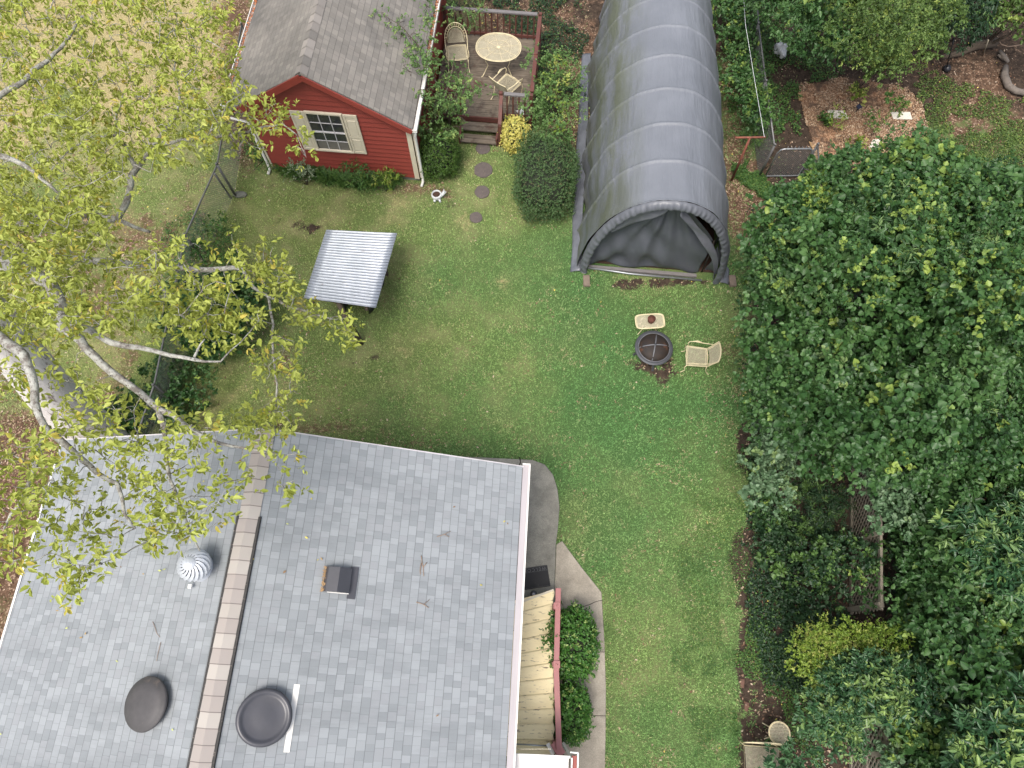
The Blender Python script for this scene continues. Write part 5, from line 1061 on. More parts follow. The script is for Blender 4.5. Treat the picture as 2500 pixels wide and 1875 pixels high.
bush('dark_shrub', 'dark needle leaved shrub in the shade left of the lattice fence', 'shrub',
     [(1935,1180),(2000,1165),(2045,1190),(2050,1250),(2030,1295),(1970,1290),(1930,1240)], 16, lambda u, v: .7, .26, 'dark', trunk_r=.03, sprigs=120, k=9, L=.075, W=.013, fresh=.35, slen=.12)
bush('wild_shrub', 'dark green thicket right of the lattice fence with brown dead leaves', 'shrub',
     [(2260,1200),(2330,1180),(2420,1100),(2560,1060),(2560,1330),(2420,1420),(2300,1420),(2230,1400),(2230,1300)], 54, dome(2400,1250,350,260,1.0,2.3), .42, 'vine', base=(2400,1250), trunk_r=.07, sprigs=75, k=6, L=.11, W=.075, fresh=.02)
bush('wild_shrub', 'broad leaved green thicket between the lattice fence and the right edge, below the glossy tree', 'shrub',
     [(2220,1400),(2300,1400),(2450,1420),(2560,1400),(2560,1700),(2400,1720),(2300,1650),(2220,1560),(2210,1480)], 62, dome(2350,1550,300,220,1.0,2.0), .4, 'vine', base=(2350,1560), trunk_r=.06, sprigs=75, k=6, L=.1, W=.07, fresh=.06)
bush('laurel_tree', 'glossy long leaved tree reaching in at the right edge above the middle thicket', 'tree',
     [(2330,1300),(2380,1290),(2440,1270),(2560,1230),(2560,1430),(2450,1420),(2400,1400),(2350,1350)], 20, lambda u, v: 3.1, .28, 'laurel', base=(2480,1350), trunk_r=.06, sprigs=70, k=9, L=.15, W=.042, fresh=.12, slen=.14, spread=.8)
bush('laurel_tree', 'glossy long leaved tree at the bottom right corner', 'tree',
     [(2350,1820),(2400,1770),(2460,1730),(2560,1690),(2560,1960),(2360,1960)], 30, lambda u, v: 3.1, .32, 'laurel', base=(2480,1850), trunk_r=.07, sprigs=75, k=9, L=.14, W=.045, fresh=.14, slen=.14, spread=.8)
bush('privet_shrub', 'glossy paired leaf shrub spreading above the lower lattice fence', 'shrub',
     [(1995,1680),(2040,1650),(2120,1635),(2200,1640),(2260,1660),(2300,1700),(2230,1700),(2160,1700),(2090,1710),(2050,1740),(2010,1760),(2000,1740),(1970,1710)], 40, dome(2130,1670,230,140,1.3,2.3), .3, 'laurel', base=(2150,1690), trunk_r=.05, sprigs=85, k=10, L=.078, W=.034, fresh=.25, slen=.18)
bush('privet_shrub', 'small glossy shrub beside the lower lattice fence, left of its post', 'shrub',
     [(2000,1770),(2050,1760),(2080,1800),(2070,1830),(2030,1820),(2010,1800)], 8, lambda u, v: 1.6, .2, 'laurel', trunk_r=.03, sprigs=85, k=10, L=.08, W=.036, fresh=.3, slen=.18)
bush('wild_shrub', 'mixed green thicket right of the lower lattice fence', 'shrub',
     [(2240,1720),(2300,1690),(2400,1710),(2380,1780),(2340,1860),(2340,1960),(2240,1960),(2220,1850),(2225,1790)], 34, lambda u, v: 1.7, .36, 'vine', base=(2260,1820), trunk_r=.05, sprigs=75, k=7, L=.095, W=.07, fresh=.1)
bush('golden_shrub', 'bright golden green small leaved shrub at the end of the upper lattice fence', 'shrub',
     [(1960,1560),(2010,1540),(2060,1535),(2080,1515),(2110,1530),(2150,1530),(2170,1545),(2200,1545),(2210,1560),(2180,1570),(2140,1585),(2080,1600),(2030,1620),(2010,1660),(1980,1660),(1955,1610)], 38, lambda u, v: 1.9, .19, 'golden', base=(2080,1590), trunk_r=.03, sprigs=230, k=8, L=.038, W=.022, fresh=.25, slen=.1)
bush('dark_laurel', 'blue green drooping leaf shrub over the garden bench at the bottom edge', 'shrub',
     [(1870,1850),(1900,1815),(1940,1830),(1990,1850),(2010,1880),(1990,1960),(1850,1960)], 15, lambda u, v: 1.15, .2, 'laurel', base=(1960,1900), trunk_r=.03, sprigs=95, k=9, L=.085, W=.036, fresh=.0, slen=.16)
bush('weedy_plants', 'leafy weeds in the shady bed between the lawn and the lattice fence', 'plant',
     [(1860,1240),(1930,1290),(2040,1300),(2040,1480),(2010,1520),(1950,1520),(1900,1450),(1850,1340)], 60, lambda u, v: .35+.3*(u > 1950), .2, 'dark', trunk_r=.02, sprigs=75, k=7, L=.075, W=.05, fresh=.25)
bush('weedy_plants', 'dense leafy weeds right against the soil strip under the pale leaved branch', 'plant',
     [(1825,1100),(1860,1060),(1940,1180),(1920,1280),(1850,1300),(1828,1220)], 30, lambda u, v: .25, .18, 'vine', trunk_r=.02, sprigs=75, k=7, L=.06, W=.045, fresh=.12)
bush('climbing_vine', 'bluish green creeper covering the middle of the upper lattice fence', 'vine',
     [(1960,1340),(2060,1320),(2160,1325),(2170,1370),(2120,1375),(2030,1380),(1960,1400)], 14, lambda u, v: 1.25, .22, 'dark', base=(2080,1360), trunk_r=.02, sprigs=85, k=7, L=.065, W=.05, fresh=.15)
bush('climbing_vine', 'loose green creeper strands over the near end of the upper lattice fence', 'vine', [(2080,1400),(2160,1395),(2175,1460),(2130,1490),(2085,1480)], 8, lambda u, v: 1.2, .13, 'vine', base=(2090,1450), trunk_r=.015, sprigs=70, k=6, L=.07, W=.055, fresh=.2)
bush('climbing_vine', 'leafy creeper over the top of the lower lattice fence', 'vine', [(2140,1760),(2190,1750),(2215,1830),(2180,1875),(2150,1830)], 9, lambda u, v: 1.5, .15, 'silvergreen', base=(2200,1830), trunk_r=.015, sprigs=70, k=6, L=.08, W=.06, fresh=.1)
# pink flower
g = G(2006,1338,1.2); fl = MB()
for k in range(6): a = k*math.pi/3; fl.add([(0,0,0),(.03*math.cos(a-.4),.03*math.sin(a-.4),.012),(.055*math.cos(a),.055*math.sin(a),.018),(.03*math.cos(a+.4),.03*math.sin(a+.4),.012)], [(0,1,2,3)])
M['pink'] = plain('pink_petal', (.55,.22,.5), (.5,.2,.45), rough=.6); o = fl.build('flower', M['pink'], fix=False, solid=.004); o.location = (g[0], g[1], g[2]+.1); tag(o, 'single pink flower among the dark leaves left of the lattice fence', 'flower')
# ---- trees along the top
T = 'trees and shrubs along the top edge'
bush('privet_tree', 'tall bright yellow green tree at the top, above the mulch bed', 'tree',
     [(2010,-60),(2290,-60),(2290,60),(2270,110),(2230,140),(2190,130),(2170,165),(2130,165),(2110,120),(2060,90),(2020,40)], 46, dome(2180,30,230,200,2.0,3.4), .42, 'privet', group=T, base=(2180,110), trunk_r=.08, sprigs=100, k=8, L=.062, W=.036, fresh=.12)
bush('privet_tree', 'dark green tree at the top, between the washing line and the bright tree', 'tree',
     [(1860,-60),(2040,-60),(2040,50),(2070,100),(2040,130),(1990,110),(1950,80),(1900,60),(1870,20)], 34, lambda u, v: 2.6, .4, 'vine', group=T, base=(1970,80), trunk_r=.08, sprigs=90, k=7, L=.08, W=.05, fresh=.03)
bush('wild_shrub', 'dark glossy shrub at the top, just right of the bright tree', 'shrub',
     [(2270,-60),(2400,-60),(2400,40),(2360,80),(2310,85),(2270,60)], 20, lambda u, v: 1.8, .38, 'dark', group=T, trunk_r=.05, sprigs=85, k=7, L=.11, W=.04, fresh=.08)
bush('wild_shrub', 'loose green shrub at the top right corner above the fallen log', 'shrub',
     [(2390,-60),(2560,-60),(2560,120),(2500,60),(2430,70),(2400,40)], 20, lambda u, v: 1.5, .36, 'privet', group=T, trunk_r=.05, sprigs=50, k=7, L=.09, W=.06, fresh=.1)
bush('fence_vine', 'leafy vine thicket beside the tunnel shelter under the washing line', 'vine',
     [(1740,-60),(1860,-60),(1850,60),(1850,160),(1860,250),(1880,300),(1840,320),(1810,230),(1780,170),(1760,60)], 40, lambda u, v: .9, .34, 'vine', group=T, trunk_r=.04, sprigs=85, k=7, L=.07, W=.055, fresh=.06)
bush('fence_vine', 'bright vine climbing the chain link fence behind the clothesline post', 'vine',
     [(1830,170),(1870,150),(1880,220),(1885,300),(1850,290),(1835,230)], 14, lambda u, v: 1.1, .2, 'weed', trunk_r=.02, sprigs=100, k=8, L=.06, W=.03, fresh=.15)
bush('fern', 'feathery bright green fern behind the clothesline post', 'fern',
     [(1805,285),(1830,300),(1860,310),(1880,330),(1860,375),(1830,370),(1800,340)], 10, lambda u, v: .5, .2, 'weed', trunk_r=.015, sprigs=80, k=12, L=.06, W=.014, fresh=.2, slen=.25, flat=.2)
bush('wild_shrub', 'green low shrub hanging over the top of the mulch bed', 'shrub',
     [(2090,130),(2160,120),(2170,165),(2140,190),(2110,175)], 8, lambda u, v: 1.0, .22, 'privet', trunk_r=.02, sprigs=75, k=6, L=.09, W=.06, fresh=.3)
for lb, px, z in (('pale lime seedling across the left white board', [(2035,265),(2055,270),(2060,295),(2050,325),(2035,320),(2030,290)], .3), ('small lime green seedling left of the bottom white board', [(2075,345),(2105,340),(2110,360),(2085,365)], .2),
                  ('dark leafy seedling in the middle of the mulch bed', [(2125,280),(2155,280),(2155,315),(2130,320)], .25), ('broad leaf seedling above the right white board', [(2175,240),(2215,245),(2210,270),(2180,272)], .35), ('small grey green plant left of the left white board', [(2000,285),(2020,280),(2020,305),(2003,305)], .2),
                  ('pale weed near the top of the mulch bed by the solar light', [(2075,215),(2110,225),(2105,245),(2085,240)], .2)):
    bush('seedling', lb, 'plant', px, 5, lambda u, v, z=z: z, .09, 'golden' if 'lime' in lb or 'pale' in lb else 'weed', group='seedlings in the mulch bed', trunk_r=.008, ntips=3, sprigs=120, k=6, L=.07, W=.045, fresh=.3)
# ground cover: nobody could count these leaves
def ground_cover(label, poly, n, zmax, mat, L, W, holes=()):
    P_ = np.array(poly, float); lo, hi = P_.min(0), P_.max(0); u = RNG.uniform(lo[0], hi[0], n*4); v = RNG.uniform(lo[1], hi[1], n*4); k = inpoly(u+(vn(u/60, v/60, 1., 3)-.5)*90, v+(vn(u/60+9, v/60, 1., 3)-.5)*60, poly)
    u, v = u[k][:n], v[k][:n]; W_ = np.array([G(a, b, 0)[:2] for a, b in zip(u, v)]); k = outside(W_[:, 0], W_[:, 1]) & (vn(W_[:, 0]+9, W_[:, 1], 1.7, 3) > .44); W_ = W_[k]; m = len(W_)
    P = np.column_stack([W_, RNG.uniform(.02, zmax, m)]); D = RNG.normal(0, 1, (m, 3)); D[:, 2] = RNG.uniform(-.2, .5, m); N = np.array([[0,0,1.]])+RNG.normal(0, .4, (m, 3))
    patch = vn(W_[:, 0], W_[:, 1], 2.5, 2)
    o = build_leaves('ground_cover', P, D, N, L*RNG.uniform(.6,1.3,m), W*RNG.uniform(.7,1.2,m), np.clip(patch*.6+RNG.random(m)*.5-.1, 0, 1), (RNG.random(m) < .1)*.7, LM[mat], None); tag(o, label, 'ground cover', kind='stuff')
ground_cover('dark leafy ground cover behind the deck at the top', [(1090,-40),(1460,-40),(1440,120),(1425,330),(1400,350),(1330,340),(1330,100),(1100,40)], 9000, .18, 'dark', .06, .04)
ground_cover('bright green weeds around the gate and clothesline post', [(1785,380),(1850,350),(1900,360),(1995,370),(2000,470),(1900,500),(1830,470),(1795,430)], 14000, .14, 'weed', .045, .028)
ground_cover('ivy and weeds beyond the fence beside the mulch bed', [(1740,-40),(1900,-40),(2000,140),(2200,150),(2260,160),(2200,195),(2000,200),(1950,220),(1965,300),(1990,370),(1900,360),(1880,200),(1790,300),(1760,100)], 11000, .16, 'weed', .055, .04)
ground_cover('low weeds in the shady planting bed right of the lawn', [(1820,1040),(1860,1030),(1900,1250),(2060,1290),(2070,1720),(2000,1700),(1960,1690),(1860,1680),(1820,1500),(1825,1250)], 11000, .15, 'dark', .06, .042)
ground_cover('thin weeds over the rough ground around the side table', [(1790,1500),(1860,1500),(1980,1600),(2000,1700),(2010,1900),(1800,1900),(1790,1700)], 7000, .07, 'weed', .04, .028)
ground_cover('patchy weeds over the rough lawn at the upper right', [(2200,170),(2330,200),(2500,240),(2560,300),(2560,450),(2200,420),(2240,330),(2220,230)], 12000, .07, 'privet', .05, .03)
ground_cover('low plants growing along the left chain link fence', [(400,540),(470,520),(560,560),(600,640),(580,760),(520,900),(480,1010),(330,1060),(380,880),(420,740),(400,620)], 6000, .16, 'weed', .05, .035)
ground_cover('small clover in the shaded lawn by the tree edge', [(1640,1100),(1830,1100),(1830,1860),(1700,1860),(1640,1600)], 12000, .03, 'weed', .028, .02)
ground_cover('creeping weeds under the right hand trees', [(1800,520),(2000,430),(2560,430),(2560,1900),(2080,1900),(2070,1250),(1850,1020),(1810,800)], 16000, .25, 'dark', .075, .055)
# dead leaves under the thicket, dead branches
for lb, u, v, z in (('clump of pale brown dead leaves high in the thicket, nearest the right edge', 2440,1210,2.35), ('clump of brown dead leaves in the thicket beside the glossy tree', 2370,1290,2.1), ('small clump of brown dead leaves low in the lower thicket', 2330,1480,1.8), ('patch of dead brown leaves inside the big vine covered tree', 2270,715,4.3)):
    g = G(u, v, z); m = 90; P = np.array(g)[None]+RNG.normal(0, .16, (m, 3))*np.array([[1.2,1,.3]]); D = RNG.normal(0, 1, (m, 3)); N = np.array([[0,0,1.]])+RNG.normal(0, .5, (m, 3))
    if 'deadleaf' not in LM: LM['deadleaf'] = leafmat('dead_leaves', (.14,.07,.04), (.28,.16,.1), (.45,.3,.2), (.4,.25,.15), .8, .1)
    tag(build_leaves('dead_leaf_clump', P-np.array(g)[None], D, N, RNG.uniform(.06,.12,m), RNG.uniform(.03,.06,m), RNG.random(m), np.zeros(m), LM['deadleaf'], None), lb, 'dead leaves').location = g
# ---- clipped shrubs
def clipped(name, label, cat, c, rx, ry, h, mat, n, L, W, rz=0., power=2.5, fresh=.05, group=None, rough=.075):
    e = thing(name, label, cat, (c[0], c[1], 0), rz, group)
    z = RNG.uniform(-.55, 1, n); a = RNG.uniform(0, 2*np.pi, n); d = np.stack([np.sqrt(1-z*z)*np.cos(a), np.sqrt(1-z*z)*np.sin(a), z], 1)
    s_ = (np.abs(d)**power).sum(1, keepdims=True)**(-1/power); lump = 1+.06*np.sin(5*a+z*4)+.04*np.sin(9*a-3*z+1)
    P = d*s_*lump[:, None]*(1+RNG.normal(0, rough, (n, 1)))*np.array([[rx, ry, h*.55]])+np.array([[0,0,h*.45]]); k = P[:, 2] > .02; P, d = P[k], d[k]; n = len(P)
    AX = nrmz(d+RNG.normal(0, .45, (n, 3))+np.array([[0,0,.3]])); kk = 5
    crown_ = build_leaves('crown', *sprig_leaves(P, AX, kk, L*1.3, L, W, np.clip(.3*vn(P[:, 0]*3+5, P[:, 1]*3+5, 2, 2)+.7*RNG.random(n), 0, 1), (RNG.random(n) < fresh)*1., .9, .5), LM[mat], e)
    def core(i, j):
        a, b = i*2*math.pi, (j-.42)*math.pi*.96; b = max(b, -1.2); dd = np.array([math.cos(a)*math.cos(b), math.sin(a)*math.cos(b), math.sin(b)]); s2 = (np.abs(dd)**power).sum()**(-1/power); p = dd*s2*np.array([rx*.86, ry*.86, h*.48]); return (p[0], p[1], p[2]+h*.45)
    MB().grid(28, 16, core).build('dark_core', M['corebush'], e, fix=False)  # solid dark core, added to block the view between the leaves
    MB().tube([(0,0,0),(0,0,h*.4)], .04, 6).build('trunk', M['trunk'], e)
    return e
M['corebush'] = plain('dark_core_fill', (.02,.03,.012), (.012,.015,.009), 30, .9, bump=.8)  # near-black fill for the added blocking core, no real twigs
ov = G(1333,450,.4); clipped('oval_boxwood', 'large oval clipped dark boxwood left of the grey shelter', 'shrub', (.86,11.56), .71, 1.12, 1.15, 'box', 5200, .034, .02, R(-4), 2.8, .07)
clipped('round_boxwood', 'round clipped boxwood at the corner of the red shed', 'shrub', (-1.92,12.22), .5, .52, 1.1, 'boxbright', 2600, .034, .02, 0, 2.3, .05)
g = G(1395,1565,.7); clipped('round_bush', 'larger glossy green bush, north one of the pair by the pink rail', 'shrub', (g[0]+.06, g[1]-.03), .38, .55, .95, 'glossy', 1900, .048, .03, 0, 2.6, .1, 'bushes beside the pink handrail', .14)
g = G(1392,1740,.7); clipped('round_bush', 'smaller glossy green bush, south one of the pair by the pink rail', 'shrub', (g[0]+.05, g[1]-.02), .28, .42, .92, 'glossy', 1250, .046, .029, 0, 2.6, .08, 'bushes beside the pink handrail', .14)
bush('leafy_shrub', 'loose dark sprig growing between the pink rail and the yellow cover', 'shrub', [(1328,1540),(1345,1500),(1352,1560),(1352,1600),(1332,1580)], 7, lambda u, v: .75, .12, 'glossy', trunk_r=.01, sprigs=110, k=7, L=.055, W=.03, fresh=.0)
g = G(1258,322,.5); clipped('variegated_shrub', 'bright yellow variegated shrub at the foot of the deck steps', 'shrub', (g[0], g[1]-.02), .3, .33, .85, 'varieg', 800, .05, .032, 0, 2.1, .1, None, .12)
bush('mixed_shrub', 'green and yellow leafy shrub growing against the right deck railing', 'shrub',
     [(1290,130),(1330,110),(1370,150),(1410,160),(1420,230),(1410,300),(1380,340),(1330,335),(1300,300),(1275,250),(1310,230),(1315,180)], 42, lambda u, v: .95, .22, 'fresh', base=(1350,280), trunk_r=.03, sprigs=75, k=8, L=.055, W=.036, fresh=.0)
bush('golden_shrub', 'yellow leaved shrub mixed into the green one by the deck railing', 'shrub',
     [(1340,150),(1375,140),(1385,190),(1370,240),(1400,290),(1370,330),(1345,260),(1330,210)], 14, lambda u, v: 1.15, .15, 'golden', base=(1370,290), trunk_r=.02, sprigs=70, k=7, L=.05, W=.034, fresh=.6)
# ---- bed in front of the shed
def blades(n, L, W, seed, mat='weed', arch_=1.1):
    rr = np.random.default_rng(seed); a = rr.uniform(0, 6.28, n); V_ = []; Fc = []; Cc = []
    for i in range(n):
        l = L*rr.uniform(.6, 1.2); o = rr.normal(0, .05, 2); sx, sy = -math.sin(a[i]), math.cos(a[i]); b = len(V_); c = rr.random(); lean = rr.uniform(.35, 1.)*arch_
        for j in range(5):
            t = j/4; ph = lean*t*1.5; rad = l*(math.sin(ph*.8))*.75; z = l*.75*math.sin(min(1.57, t*1.5))*(1-.35*lean*t*t) ; w_ = W*(1-t)**.6+.001
            for s_ in (-1, 1): V_.append((o[0]+math.cos(a[i])*rad+sx*w_*s_, o[1]+math.sin(a[i])*rad+sy*w_*s_, max(.01, z))); Cc.append((c, (rr.random() < .1)*.4, 0, 1))
            if j < 4: Fc.append((b+2*j, b+2*j+1, b+2*j+3, b+2*j+2))
    return np.array(V_), np.array(Fc), np.array(Cc)
V_, F_, C_ = blades(230, .5, .011, 3)
lir_mesh = None
for i, (u, v, lb) in enumerate(((700,428,'lilyturf clump nearest the left downspout'),(730,440,'lilyturf clump under the silvery shrub'),(768,440,'lilyturf clump below the shed window, third from the left'),(806,452,'lilyturf clump in the middle of the shed bed'),
        (845,458,'lilyturf clump left of the leggy bamboo plant'),(880,462,'lilyturf clump at the front of the leggy green plants'),(918,462,'lilyturf clump right of the leggy green plants'),(952,462,'lilyturf clump second from the right end of the shed bed'),(968,448,'lilyturf clump at the right end of the shed bed'))):
    e = thing('lilyturf', lb, 'plant', G(u, v-8, 0), RNG.uniform(0, 6), 'grassy lilyturf clumps in front of the red shed')
    if lir_mesh is None: o = np_mesh('leaves', V_, F_, LM['weed'], C_, e); lir_mesh = o.data
    else: o = link('leaves', lir_mesh, e)
    e.scale = (1, 1, RNG.uniform(.8, 1.15))
bush('silvery_shrub', 'silvery green variegated shrub under the left shutter of the shed', 'shrub', [(712,408),(735,398),(760,415),(755,435),(735,445),(715,430)], 8, lambda u, v: .5, .14, 'silver', trunk_r=.015, sprigs=90, k=7, L=.05, W=.03, fresh=.1)
bush('bamboo_plant', 'leggy bright green plant growing up the shed wall', 'plant', [(845,390),(880,400),(905,430),(880,455),(850,440),(840,410)], 9, lambda u, v: .55, .14, 'weed', trunk_r=.01, sprigs=80, k=9, L=.085, W=.018, fresh=.3)
bush('bamboo_plant', 'lime green leafy plant near the right end of the shed bed', 'plant', [(920,435),(945,425),(955,445),(935,460)], 5, lambda u, v: .4, .12, 'golden', trunk_r=.01, sprigs=80, k=9, L=.085, W=.02, fresh=.2)
bush('weedy_plants', 'dark leafy weeds at the left corner of the red shed', 'plant', [(600,330),(650,360),(655,420),(610,400)], 9, lambda u, v: .3, .18, 'weed', trunk_r=.015, sprigs=60, k=7, L=.06, W=.04, fresh=.1)
# ---- left fence shrubs
bush('fence_shrub', 'upright green shrub growing beside the left chain link fence', 'shrub', [(490,550),(530,545),(560,580),(550,650),(500,650),(440,640),(445,590),(480,600)], 20, lambda u, v: .7, .2, 'weed', trunk_r=.02, sprigs=85, k=8, L=.055, W=.03, fresh=.1)
bush('dark_shrub', 'large dark green round leaved bush under the yellow leaves left of the metal roof', 'shrub', [(450,690),(500,680),(560,680),(610,700),(615,760),(590,810),(540,850),(480,840),(440,790),(400,740)], 42, dome(530,760,120,100,.6,1.4), .3, 'vine', trunk_r=.04, sprigs=85, k=7, L=.085, W=.07, fresh=.0)
bush('weedy_plants', 'dark green vines on the fence behind the pale trunk', 'plant', [(300,960),(420,860),(500,880),(500,960),(430,1030),(320,1060),(260,1060)], 26, lambda u, v: .5, .25, 'vine', trunk_r=.02, sprigs=70, k=7, L=.08, W=.06, fresh=.05)
# ---- branching trees (limbs given as real curves, twigs grown to leaf clusters)
def branchy(name, label, cat, base, trunk, limbs, clusters, mat, bark, twigbark, L, W, k, fresh=.1, twig_r=(.004, .0075), cl_r=.12, group=None):
    bx, by = base; e = thing(name, label, cat, (bx, by, 0), 0, group); off = Vector((bx, by, 0))
    if trunk: MB().tube([Vector(p)-off for p, r in trunk], [r for p, r in trunk], 20).build('trunk', M[bark], e)
    nodes = []; q = MB()
    for lb in limbs:
        P = [Vector(p)-off for p, r in lb]; Rr = [r for p, r in lb]; PP, RR = [], []
        for i in range(len(P)-1):
            n_ = max(1, int((P[i+1]-P[i]).length/.14))
            for j in range(n_):
                t = j/n_; PP.append(P[i].lerp(P[i+1], t)+Vector(RNG.normal(0, .012, 3))); RR.append(Rr[i]+(Rr[i+1]-Rr[i])*t)
        PP.append(P[-1]); RR.append(Rr[-1]); q.tube(PP, [r*(1+RNG.normal(0, .05)) for r in RR], 10); nodes += [tuple(p) for p in PP]
    if limbs: q.build('limbs', M[twigbark], e)
    ND = np.array(nodes); C = np.array(clusters)-np.array([[bx, by, 0]]); left = list(range(len(C))); tw = MB()
    d0 = np.array([np.min(np.linalg.norm(ND-C[i], axis=1)) for i in left]); order = [left[i] for i in np.argsort(d0)]; AX = np.zeros((len(C), 3))
    for i in order:
        c = C[i]; dd = np.linalg.norm(ND-c, axis=1); j = int(np.argmin(dd)); p = Vector(ND[j]); t = Vector(c); Ld = (t-p).length; m_ = p.lerp(t, .5)+Vector(RNG.normal(0, .12*Ld+.01, 3))+Vector((0,0,.06*Ld)); r = twig_r[0]+twig_r[1]*min(2, Ld)
        m1 = p.lerp(m_, .5)+Vector(RNG.normal(0, .05*Ld, 3)); tw.tube([p, m1, m_, t], [r*1.3, r*1.1, r*.85, r*.45], 4, caps=False); ND = np.vstack([ND, [tuple(m1)], [tuple(m_)], [tuple(t)]]); ax = t-m_; AX[i] = ax.normalized() if ax.length > 1e-6 else (0,0,1)
    tw.build('twigs', M[twigbark], e)
    rep = 3; PS = np.repeat(C, rep, 0)+RNG.normal(0, cl_r, (len(C)*rep, 3))*np.array([[1,1,.7]]); A = nrmz(np.repeat(AX, rep, 0)*.6+RNG.normal(0, .5, (len(PS), 3))+np.array([[0,0,-.15]]))
    rd = np.repeat(RNG.random(len(C)), rep)*.7+RNG.random(len(PS))*.3; fr = (RNG.random(len(PS)) < fresh)*1.
    build_leaves('crown', *sprig_leaves(PS, A, k, .1, L, W, rd, fr, .95, .55), LM[mat], e, .16, .25); return e
def regions(L_):
    out = []
    for poly, n, z0, z1 in L_:
        for (u, v) in sample_poly(poly, n, (), spread=False): out.append(G(u, v, RNG.uniform(z0, z1)))
    return out
def limb(pts): return [(G(u, v, z), r) for u, v, z, r in pts]
tb_ = G(262,1110,0)
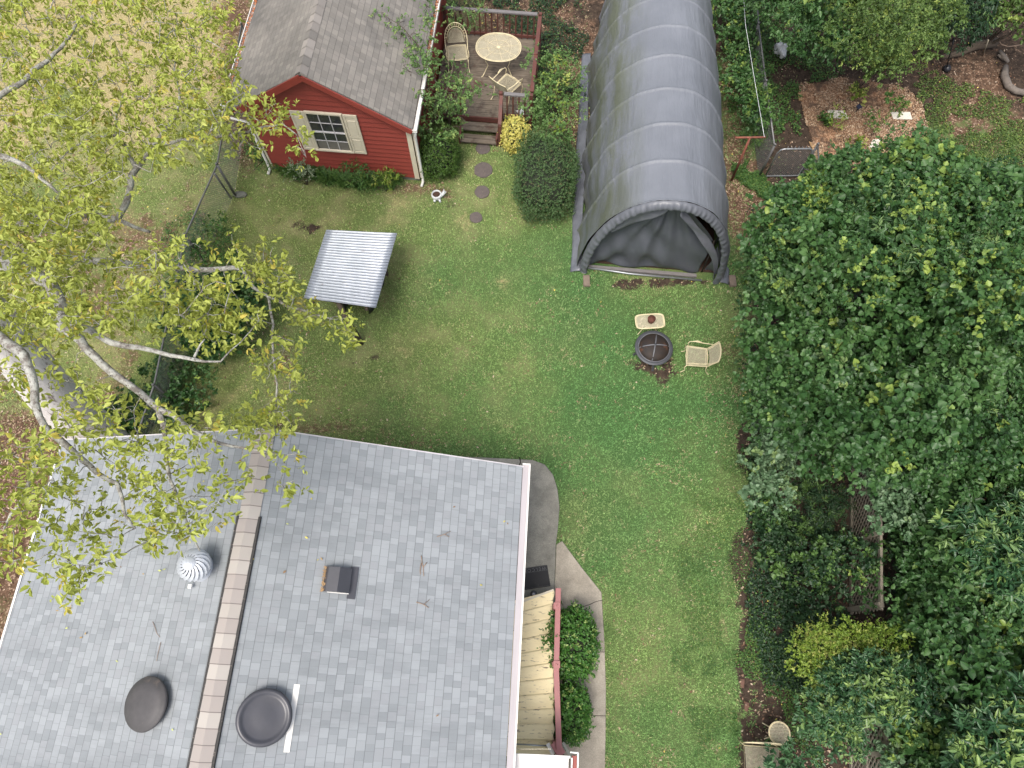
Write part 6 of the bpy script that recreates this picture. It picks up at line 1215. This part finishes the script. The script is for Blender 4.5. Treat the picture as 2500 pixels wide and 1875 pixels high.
branchy('pale_bark_tree', 'huge pale barked tree with yellow green leaves hanging over lawn and house roof', 'tree', tb_[:2],
    [(G(330,1165,-.1), .62), (G(262,1085,.5), .52), (G(205,1035,1.3), .47), (G(120,955,2.6), .44), (G(35,850,4.0), .4), (G(-60,740,5.4), .37), (G(-150,650,6.8), .33), (G(-240,560,8.2), .25)],
    [limb([(-190,640,6.9,.14),(-60,625,7.2,.11),(0,640,7.3,.1),(60,655,7.4,.092),(120,695,7.4,.085),(146,745,7.3,.08),(150,800,7.2,.07),(195,832,7.1,.058),(250,888,7.,.052),(330,948,6.9,.046),(395,1000,6.8,.045),(470,1050,6.7,.035),(530,1080,6.6,.022),(620,1100,6.5,.015),(680,1108,6.4,.008)]),
     limb([(385,985,6.8,.04),(393,1050,6.8,.032),(405,1100,6.7,.028),(415,1170,6.6,.022),(445,1240,6.5,.018),(470,1300,6.4,.014),(488,1345,6.4,.009)]),
     limb([(150,795,7.2,.07),(215,800,7.1,.045),(270,838,7.1,.042),(340,850,7.,.036),(420,868,6.9,.03),(478,877,6.9,.024),(497,884,6.8,.017),(540,882,6.8,.012),(557,872,6.8,.01),(566,853,6.8,.008)]),
     limb([(475,872,6.9,.018),(488,840,6.9,.013),(500,828,6.9,.008)]),
     limb([(-190,560,6.,.1),(-40,600,5.9,.075),(120,625,5.8,.062),(260,640,5.7,.055),(400,652,5.6,.05),(480,658,5.6,.045),(590,655,5.5,.036),(620,700,5.4,.03),(655,725,5.3,.026),(705,745,5.2,.02),(760,765,5.1,.015),(815,780,5.,.01)]),
     limb([(655,722,5.3,.022),(662,790,5.3,.02),(668,870,5.2,.018),(676,960,5.1,.015),(672,1050,5.,.01),(660,1110,5.,.006)]),
     limb([(380,700,6.4,.03),(420,730,6.4,.026),(445,760,6.4,.02),(470,775,6.3,.012)]),
     limb([(-140,790,7.2,.09),(-30,800,7.4,.07),(60,870,7.5,.06),(76,920,7.4,.055),(80,985,7.3,.045),(112,1045,7.2,.042),(140,1068,7.1,.045),(190,1110,7.,.038),(235,1155,6.9,.032),(290,1185,6.8,.026),(300,1250,6.7,.02),(330,1290,6.6,.012)]),
     limb([(110,1075,7.1,.035),(80,1150,7.,.028),(50,1230,6.9,.022),(10,1290,6.8,.014)]),
     limb([(-200,580,5.,.14),(-40,560,4.9,.11),(70,545,4.8,.1),(150,530,4.7,.085),(215,522,4.6,.07),(290,538,4.6,.062),(312,485,4.7,.058),(322,430,4.8,.055),(352,385,4.9,.05),(380,355,5.,.045),(405,320,5.1,.036),(428,285,5.2,.028),(438,220,5.4,.02),(428,150,5.5,.012)]),
     limb([(290,538,4.6,.045),(330,556,4.5,.035),(366,566,4.5,.025)]),
     limb([(380,355,5.,.032),(450,342,5.1,.028),(520,338,5.1,.024),(600,320,5.1,.02),(690,300,5.1,.015),(725,330,5.,.01),(745,380,5.,.006)]),
     limb([(332,415,4.8,.045),(310,362,4.9,.038),(282,332,5.,.03),(285,280,5.1,.022),(302,225,5.2,.014)]),
     limb([(282,332,5.,.025),(220,335,5.1,.02),(165,370,5.2,.014),(120,420,5.3,.008)]),
     limb([(-120,300,6.5,.06),(40,210,6.3,.045),(150,120,6.2,.03),(200,40,6.1,.02)]),
     limb([(-100,350,6.8,.05),(60,400,6.5,.035),(140,470,6.3,.02)])],
    regions([([(-60,-60),(560,-60),(560,60),(600,230),(540,330),(460,400),(330,420),(240,560),(-60,560)], 860, 4.8, 6.8),
             ([(540,200),(610,240),(700,250),(740,300),(770,340),(750,400),(700,350),(600,370),(540,330)], 42, 4.8, 5.5),
             ([(400,100),(560,130),(590,230),(600,330),(560,390),(480,380)], 40, 4.8, 5.8),
             ([(-60,500),(240,500),(330,440),(250,640),(380,580),(480,600),(560,620),(600,680),(500,800),(300,800),(160,830),(-60,840)], 290, 5.6, 7.4),
             ([(-40,600),(120,600),(230,700),(260,820),(140,840),(-40,760)], 46, 7.4, 7.9), ([(560,560),(680,600),(740,720),(700,760),(620,700),(570,660)], 40, 5.1, 5.8),
             ([(700,740),(800,730),(880,800),(860,850),(800,800),(760,790),(700,770)], 20, 4.9, 5.4),
             ([(380,700),(560,700),(640,760),(600,840),(480,850),(380,800)], 70, 5.6, 6.8),
             ([(640,760),(720,800),(740,960),(700,1080),(560,1060),(640,940)], 44, 4.9, 5.6),
             ([(-60,820),(140,850),(300,980),(560,1040),(520,1100),(320,1120),(160,1080),(-60,960)], 80, 6.4, 7.4),
             ([(-60,1060),(100,1070),(150,1140),(90,1250),(60,1400),(-60,1460)], 70, 6.6, 7.8),
             ([(150,1090),(480,1080),(560,1150),(540,1320),(420,1330),(300,1330),(160,1330),(90,1270)], 74, 6.0, 7.2),
             ([(560,1080),(740,1060),(740,1160),(650,1240),(560,1160)], 14, 6., 6.6), ([(90,1330),(220,1380),(290,1330),(190,1455),(140,1410)], 14, 7.2, 7.8)]),
    'yellow', 'bark', 'limb', .1, .044, 5, .06, cl_r=.09)
cb = G(1100,300,0)
branchy('young_tree', 'light green young tree arching over the shed roof corner beside the deck', 'tree', cb[:2], [(G(1098,318,0), .04), (G(1096,285,.9), .035), (G(1085,245,1.6), .03)],
    [limb([(1085,245,1.6,.03),(1065,200,2.,.022),(1040,150,2.4,.016),(1020,110,2.7,.012),(985,70,2.9,.008),(950,45,3.,.005)]), limb([(1085,245,1.6,.025),(1100,190,2.,.018),(1110,140,2.3,.01)]),
     limb([(1090,260,1.3,.022),(1130,215,1.7,.015),(1180,218,1.9,.008)]), limb([(1092,270,1.,.02),(1060,230,1.5,.014),(1010,180,2.2,.008),(985,160,2.5,.005)]), limb([(1092,280,.8,.02),(1120,280,1.2,.012),(1140,300,1.3,.006)]), limb([(1092,280,.8,.02),(1050,300,1.2,.012),(1020,330,1.3,.006)])],
    regions([([(905,30),(960,25),(1010,60),(1050,120),(1060,175),(1010,180),(980,120),(940,60)], 50, 2.4, 3.), ([(1000,150),(1060,140),(1110,150),(1150,190),(1195,215),(1150,250),(1100,260),(1040,250),(1000,210)], 120, 1.5, 2.3), ([(1010,250),(1060,240),(1130,250),(1150,290),(1120,320),(1060,340),(1010,330)], 70, .9, 1.7),
             ([(1030,0),(1060,0),(1070,140),(1040,140)], 18, 2.4, 2.9)]),
    'fresh', 'trunk', 'trunk', .058, .042, 7, .1, cl_r=.08)
branchy('young_tree', 'light green leafy sapling above the back deck railing at the top edge', 'tree', G(1125,60,0)[:2], [(G(1128,50,0), .03), (G(1120,20,1.2), .025)], [limb([(1120,20,1.2,.022),(1125,-20,1.7,.015),(1115,-60,2.,.01)]), limb([(1122,25,1.1,.02),(1150,30,1.5,.01)])],
    regions([([(1085,-60),(1180,-60),(1185,10),(1165,60),(1170,95),(1130,70),(1095,40)], 60, 1.2, 2.1)]), 'fresh', 'trunk', 'trunk', .05, .034, 7, .15, cl_r=.08)
branchy('dead_bush', 'leafless brown twiggy bush beside the young tree at the deck', 'plant', G(1080,262,0)[:2], [(G(1085,270,0), .015), (G(1082,250,.5), .012)], [limb([(1082,250,.5,.01),(1090,220,1.,.006)]), limb([(1082,250,.5,.01),(1110,235,.9,.006)])],
    [G(RNG.uniform(1070,1125), RNG.uniform(195,250), RNG.uniform(.8,1.1)) for _ in range(14)], 'yellow', 'trunk', 'stick', .02, .008, 2, 1., cl_r=.05)
ls = MB()
